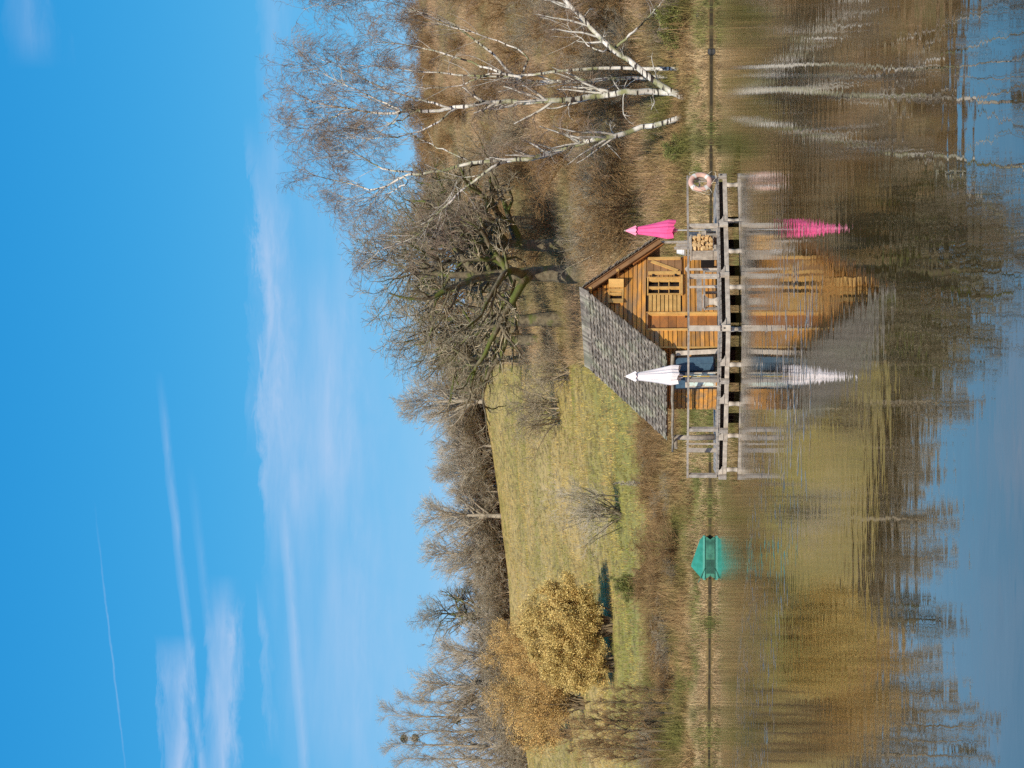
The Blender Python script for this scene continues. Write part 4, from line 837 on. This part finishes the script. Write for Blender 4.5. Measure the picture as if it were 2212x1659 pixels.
# ------------------------------------------------------------------ life ring on the right end of the rail
p = on_edge(395); RC = at(393, 1513, p.y - .16); ring = tag(empty('life_ring', RC, R(34)), 'faded orange life ring with white bands hanging at the right end of the railing', 'life ring'); ring.rotation_euler = (0, 0, R(33))
def torus(m, R0, r0, a0, a1, n=40, k=12, cl=True):
    b = len(m.v)
    for i in range(n if cl else n + 1):
        a = a0 + (a1 - a0) * i / n
        for j in range(k):
            t = 2 * math.pi * j / k; rr_ = R0 + r0 * math.cos(t); m.v.append((rr_ * math.cos(a), r0 * .8 * math.sin(t), rr_ * math.sin(a)))
    for i in range(n):
        for j in range(k):
            i2 = (i + 1) % n if cl else i + 1; m.f.append((b + i * k + j, b + i * k + (j + 1) % k, b + i2 * k + (j + 1) % k, b + i2 * k + j))
    return m
torus(MB(), .30, .085, 0, 2 * math.pi).build('float', M['ring'], ring, smooth=True)
for a in (.72, 2.35, 3.75, 5.45): torus(MB(), .30, .089, a - .16, a + .16, 6, 12, False).build('band', M['ring_band'], ring, smooth=True)
def rope(P, parent): MB().tube(P, .008, 5).build('rope', M['rope'], parent, smooth=True)
rope([(.22 * 1.0, -.07, .32), (.33, -.05, .35), (.40, -.03, .2), (.36, 0, .0), (.2, .0, .43), (-.05, 0, .42)][:4], ring)
rope([(-.24, -.07, .22), (-.36, -.05, .28), (-.50, -.05, -.05), (-.56, -.04, -.28), (-.46, -.04, -.36), (-.32, -.06, -.28)], ring)
rope([(-.26, -.08, .12), (-.40, -.06, -.05), (-.47, -.05, -.22), (-.40, -.05, -.33), (-.30, -.07, -.27)], ring)
rope([(.28, -.07, -.26), (.40, -.05, -.36), (.36, -.04, -.47), (.15, -.04, -.50), (-.15, -.06, -.34)], ring)
m = MB(); m.tube([(.12, .12, -.52), (.10, .12, .40)], .022, 8); m.box(-.12, .14, .10, .13, .0, .05); m.build('hanging_board', M['grey_wood'], ring)

# ------------------------------------------------------------------ things on the deck
def dk(iy, Yd, z=0): q = at(iy, 1500, Yd); return Vector((q.x, Yd, ZD + .006 + z))
# firewood rack
fr = tag(empty('firewood_rack', dk(533, 53.2), R(37)), 'wooden rack behind the railing filled with split firewood', 'firewood rack')
m = MB(); m.box(-.34, -.30, -.15, .25, 0, .82); m.box(.30, .34, -.15, .25, 0, .82); m.box(-.34, .34, -.15, .25, .12, .16); m.box(-.36, .36, -.17, .27, .82, .86); m.build('frame', M['pale_wood'], fr)
random.seed(5); k = 0
for r_ in range(5):
    for c_ in range(4):
        x = -.22 + c_ * .145 + random.uniform(-.02, .02) + (.05 if r_ % 2 else 0); z = .225 + r_ * .122 + random.uniform(-.015, .015)
        if x > .26: continue
        n = random.choice([3, 4, 5, 7]); rr_ = random.uniform(.055, .085); a0 = random.uniform(0, 6); m = MB()
        pts = [(rr_ * math.cos(a0 + 6.283 * q / n), rr_ * math.sin(a0 + 6.283 * q / n)) for q in range(n)]; y0 = -.18 - random.uniform(0, .10)
        m.add([(x + u, y0, z + v) for u, v in pts] + [(x + u, .2, z + v) for u, v in pts], [tuple(range(n))[::-1], tuple(range(n, 2 * n))] + [(q, q + n, (q + 1) % n + n, (q + 1) % n) for q in range(n)])
        lg = m.build('log', M['cut_wood']); lg.matrix_world = Matrix.Translation(dk(533, 53.2)) @ Matrix.Rotation(R(37), 4, 'Z')
        tag(lg, 'split log stacked in the firewood rack on the deck', 'log', 'split logs in the firewood rack')
# pale slatted box chair beside it
def box_chair(iy, Yd, label, w=.40, h=.82):
    t = tag(empty('garden_chair', dk(iy, Yd), R(30)), label, 'chair')
    m = MB(); m.box(-w / 2, w / 2, -.02, .02, .22, .5); m.box(-w / 2, w / 2, .0, .03, .52, h); m.build('backrest', M['pale_wood'], t, bevel=.006)
    m = MB(); m.box(-w / 2, w / 2, -.42, -.02, .36, .40); m.build('seat', M['pale_wood'], t)
    for x in (-w / 2 + .03, w / 2 - .03):
        for y in (-.38, .0): m = MB(); m.box(x - .025, x + .025, y - .025, y + .025, 0, .36); m.build('leg', M['grey_wood'], t)
    return t
box_chair(512, 53.6, 'pale wooden chair beside the firewood rack below the pink parasol', .42, .95)
# tables and lamp
tb = tag(empty('garden_table', dk(553, 55.1), R(37)), 'bleached wooden table at the right corner of the cabin', 'table')
m = MB(); m.box(-.35, .35, -.4, .4, .98, 1.03); m.build('tabletop', M['pale_wood'], tb)
for x in (-.3, .3):
    for y in (-.35, .35): m = MB(); m.box(x - .03, x + .03, y - .03, y + .03, 0, .98); m.build('leg', M['pale_wood'], tb)
bk = tag(empty('bucket', dk(541, 54.9, 1.04)), 'white plastic bucket turned upside down on the bleached table', 'bucket')
m = MB(); m.tube([(0, 0, 0), (0, 0, .02), (0, 0, .03), (0, 0, .24)], [.155, .155, .148, .10], 20); m.build('shell', M['white_pl'], bk)
m = MB(); m.tube([(.155 * math.cos(a), -.02 + .155 * math.sin(a), .04 - .02 * math.sin(a)) for a in np.linspace(3.3, 6.1, 10)], .005, 5); m.build('handle', M['pole_metal'], bk)
# boards leaning above the table
lb = tag(empty('plank_stack', dk(528, 54.6), R(37)), 'short pale planks standing on end right of the white bucket', 'planks')
for x, h in ((-.16, 1.36), (-.04, 1.30), (.10, 1.25)): m = MB(); m.box(x - .05, x + .05, -.02, .02, 0, h); m.build('plank', M['pale_wood'], lb)
# stove and bench under the window
st = tag(empty('stove', dk(560, 53.5), R(37)), 'low black metal stove under the open shutter', 'stove')
m = MB(); m.box(-.20, .20, -.22, .22, .10, .52); m.build('body', M['black'], st, bevel=.02)
for x in (-.17, .17):
    for y in (-.18, .18): m = MB(); m.box(x - .02, x + .02, y - .02, y + .02, 0, .10); m.build('leg', M['black'], st)
m = MB(); m.box(-.15, .15, -.24, -.221, .18, .44); m.build('door', M['dark_wood'], st)
bn = tag(empty('bench', dk(618, 52.9), R(37)), 'grey wooden bench against the cabin wall under the window', 'bench')
m = MB(); m.box(-.85, .55, -.18, .18, .40, .45); m.build('seat', M['grey_wood'], bn)
m = MB(); m.box(-.85, .55, .17, .20, .50, .66); m.build('backrest', M['grey_wood'], bn)
for x in (-.8, -.15, .5):
    for y in (-.15, .15): m = MB(); m.box(x - .035, x + .035, y - .03, y + .03, 0, .40); m.build('leg', M['grey_wood'], bn)
for iy, lb_, hh in ((582, 'thin grey stake with a pointed cap behind the railing, right one of two', .95), (620, 'thin grey stake behind the railing under the left half of the window', .90)):
    sk = tag(empty('stake', dk(iy, 51.9)), lb_, 'stake'); m = MB(); m.box(-.035, .035, -.03, .03, 0, hh); m.build('shaft', M['pale_wood'], sk)
    if iy == 582: m = MB(); m.add([(-.12, -.03, hh), (.12, -.03, hh), (.02, -.03, hh + .10), (-.12, .03, hh), (.12, .03, hh), (.02, .03, hh + .10)], [(0, 1, 2), (5, 4, 3), (0, 3, 4, 1), (1, 4, 5, 2), (2, 5, 3, 0)]); m.build('cap', M['pale_wood'], sk)
so_ = tag(empty('stool', dk(652, 51.9)), 'pale tapered block stool on the deck right of the door', 'stool')
m = MB()
for z, w_ in ((0, .16), (.14, .09), (.30, .10), (.46, .20)): m.v += [(x * w_, y * w_, z) for x, y in ((-1, -1), (1, -1), (1, 1), (-1, 1))]
for q in range(3):
    for j in range(4): m.f.append((q * 4 + j, q * 4 + (j + 1) % 4, q * 4 + 4 + (j + 1) % 4, q * 4 + 4 + j))
m.f += [(3, 2, 1, 0), (12, 13, 14, 15)]; m.build('body', M['cabin_trim'] if False else M['pale_wood'], so_); m = MB(); m.box(-.22, .22, -.22, .22, .46, .50); m.build('seat', M['grey_wood'], so_)
# folded loungers and plank leaning by the side wall
def panel(name, iy0, iy1, v0, v1, Yd, lean, cloth, frame, label, slats, cat_='table'):
    a, b = at(iy1, v1, Yd), at(iy0, v0, Yd); w_ = b.x - a.x; h = b.z - (ZD + .01); t = tag(empty(name, Vector(((a.x + b.x) / 2, Yd, ZD + .01)), R(-12)), label, cat_); t.rotation_euler = (0, R(lean), R(-12))
    m = MB()
    for k in range(slats):
        x0 = -w_ / 2 + .03 + k * (w_ - .06) / slats; m.box(x0, x0 + (w_ - .06) / slats - .006, -.012, .012, .16, h - .04)
    m.build('panel', cloth, t)
    m = MB()
    for x0, x1 in ((-w_ / 2, -w_ / 2 + .035), (w_ / 2 - .035, w_ / 2)): m.box(x0, x1, -.025, .025, .0, h)
    m.box(-w_ / 2 + .035, w_ / 2 - .035, -.025, .025, h - .05, h); m.box(-w_ / 2 + .035, w_ / 2 - .035, -.025, .025, .10, .15); m.build('frame', frame, t)
    return t
panel('folded_table', 767, 801, 1456, 1548, 51.9, -2.5, M['navy'], M['black'], 'navy blue folding table stood on its edge left of the cabin corner', 2)
panel('folded_table', 803, 836, 1480, 1548, 51.75, -1.0, M['teal_pale'], M['pale_wood'], 'peeling pale turquoise table top stood on edge behind the white parasol', 3)
panel('folded_table', 792, 840, 1455, 1548, 52.05, -1.0, M['navy'], M['black'], 'dark blue board behind the pale turquoise one', 2)
pk = tag(empty('plank', dk(761, 51.75)), 'bleached plank leaning upright beside the navy folding table', 'plank'); m = MB(); m.bar((.03, 0, .0), (-.03, .12, 1.32), .14, .03, (0, 1, 0)); m.build('board', M['pale_wood'], pk)
# ------------------------------------------------------------------ boat at the far shore
bc = ground_at(1203, 1533); Yb = float(shore(-10.)) - .55; bc = at(1203, 1530, Yb); bt = tag(empty('rowing_boat', Vector((bc.x, Yb, 0)), R(0)), 'small green boat under a peaked turquoise tarpaulin moored at the far bank', 'boat')
sc_ = Yb / F; px = lambda iy, v: ((1203 - iy) * sc_, (1530 - v) * sc_)
def outl(m, pts, y0, y1, w0=1.0, w1=1.0):
    n = len(pts); m.add([(x, y0, z) for x, z in pts] + [(x * w1, y1, z * w0) for x, z in pts], [tuple(range(n)), tuple(range(n, 2 * n))[::-1]] + [(q, q + n, (q + 1) % n + n, (q + 1) % n) for q in range(n)])
m = MB(); hp = [(-.92, .02), (-1.08, .26), (-1.0, .34), (1.0, .36), (1.04, .24), (.86, .0), (.2, -.12), (-.3, -.12)]; outl(m, hp, -.15, 2.6, 1, .5); m.build('hull', M['boat_hull'], bt)
m = MB(); m.box(-1.10, 1.06, -.20, -.15, .24, .36); m.build('gunwale', M['boat_rim'], bt, bevel=.02)
m = MB(); m.box(-.8, -.12, -.165, -.152, .02, .20); m.build('underside_shade', M['hull_shade'], bt)  # dark panel: shade of the gap under the boat put into its green
m = MB(); tp = [(-1.0, .36), (-1.04, .42), (-.45, .93), (-.30, .90), (.86, .50), (1.0, .37)]; outl(m, tp, -.18, 2.4, .55, .55); m.build('tarpaulin', M['boat'], bt)
for x in (-1.06, 1.0): m = MB(); m.box(x - .035, x + .035, -.25, -.2, .22, .34); m.build('fender', M['boat_rim'], bt, bevel=.02)
m = MB(); m.bar((-.55, -.21, .28), (-1.22, -.23, .58), .05, .03); m.build('oar', M['boat_hull'], bt)
# dark stones at the waterline on the right
for iy, v, r, lb_ in ((112, 1534, .17, 'round dark stone half under water below the leaning birch'), (32, 1520, .2, 'dark stone on the bank near the right border')):
    c = at(iy, v, float(shore(15.)) - (.4 if v > 1530 else -.8)); m = MB(); n = 10
    for a in range(1, 8):
        for b in range(n): ph = math.pi * a / 8; th_ = 2 * math.pi * b / n; k = r * (1 + .12 * math.sin(3 * th_ + a)); m.v.append((k * math.sin(ph) * math.cos(th_), k * math.sin(ph) * math.sin(th_), k * .8 * math.cos(ph)))
    for a in range(6):
        for b in range(n): m.f.append((a * n + b, a * n + (b + 1) % n, (a + 1) * n + (b + 1) % n, (a + 1) * n + b))
    m.f += [tuple(range(n)), tuple(range(6 * n, 7 * n))[::-1]]; o = m.build('stone', M['pebble'], smooth=True); o.location = (c.x, c.y, .05 if v > 1530 else float(zt(c.x, c.y)) + .1); tag(o, lb_, 'stone')
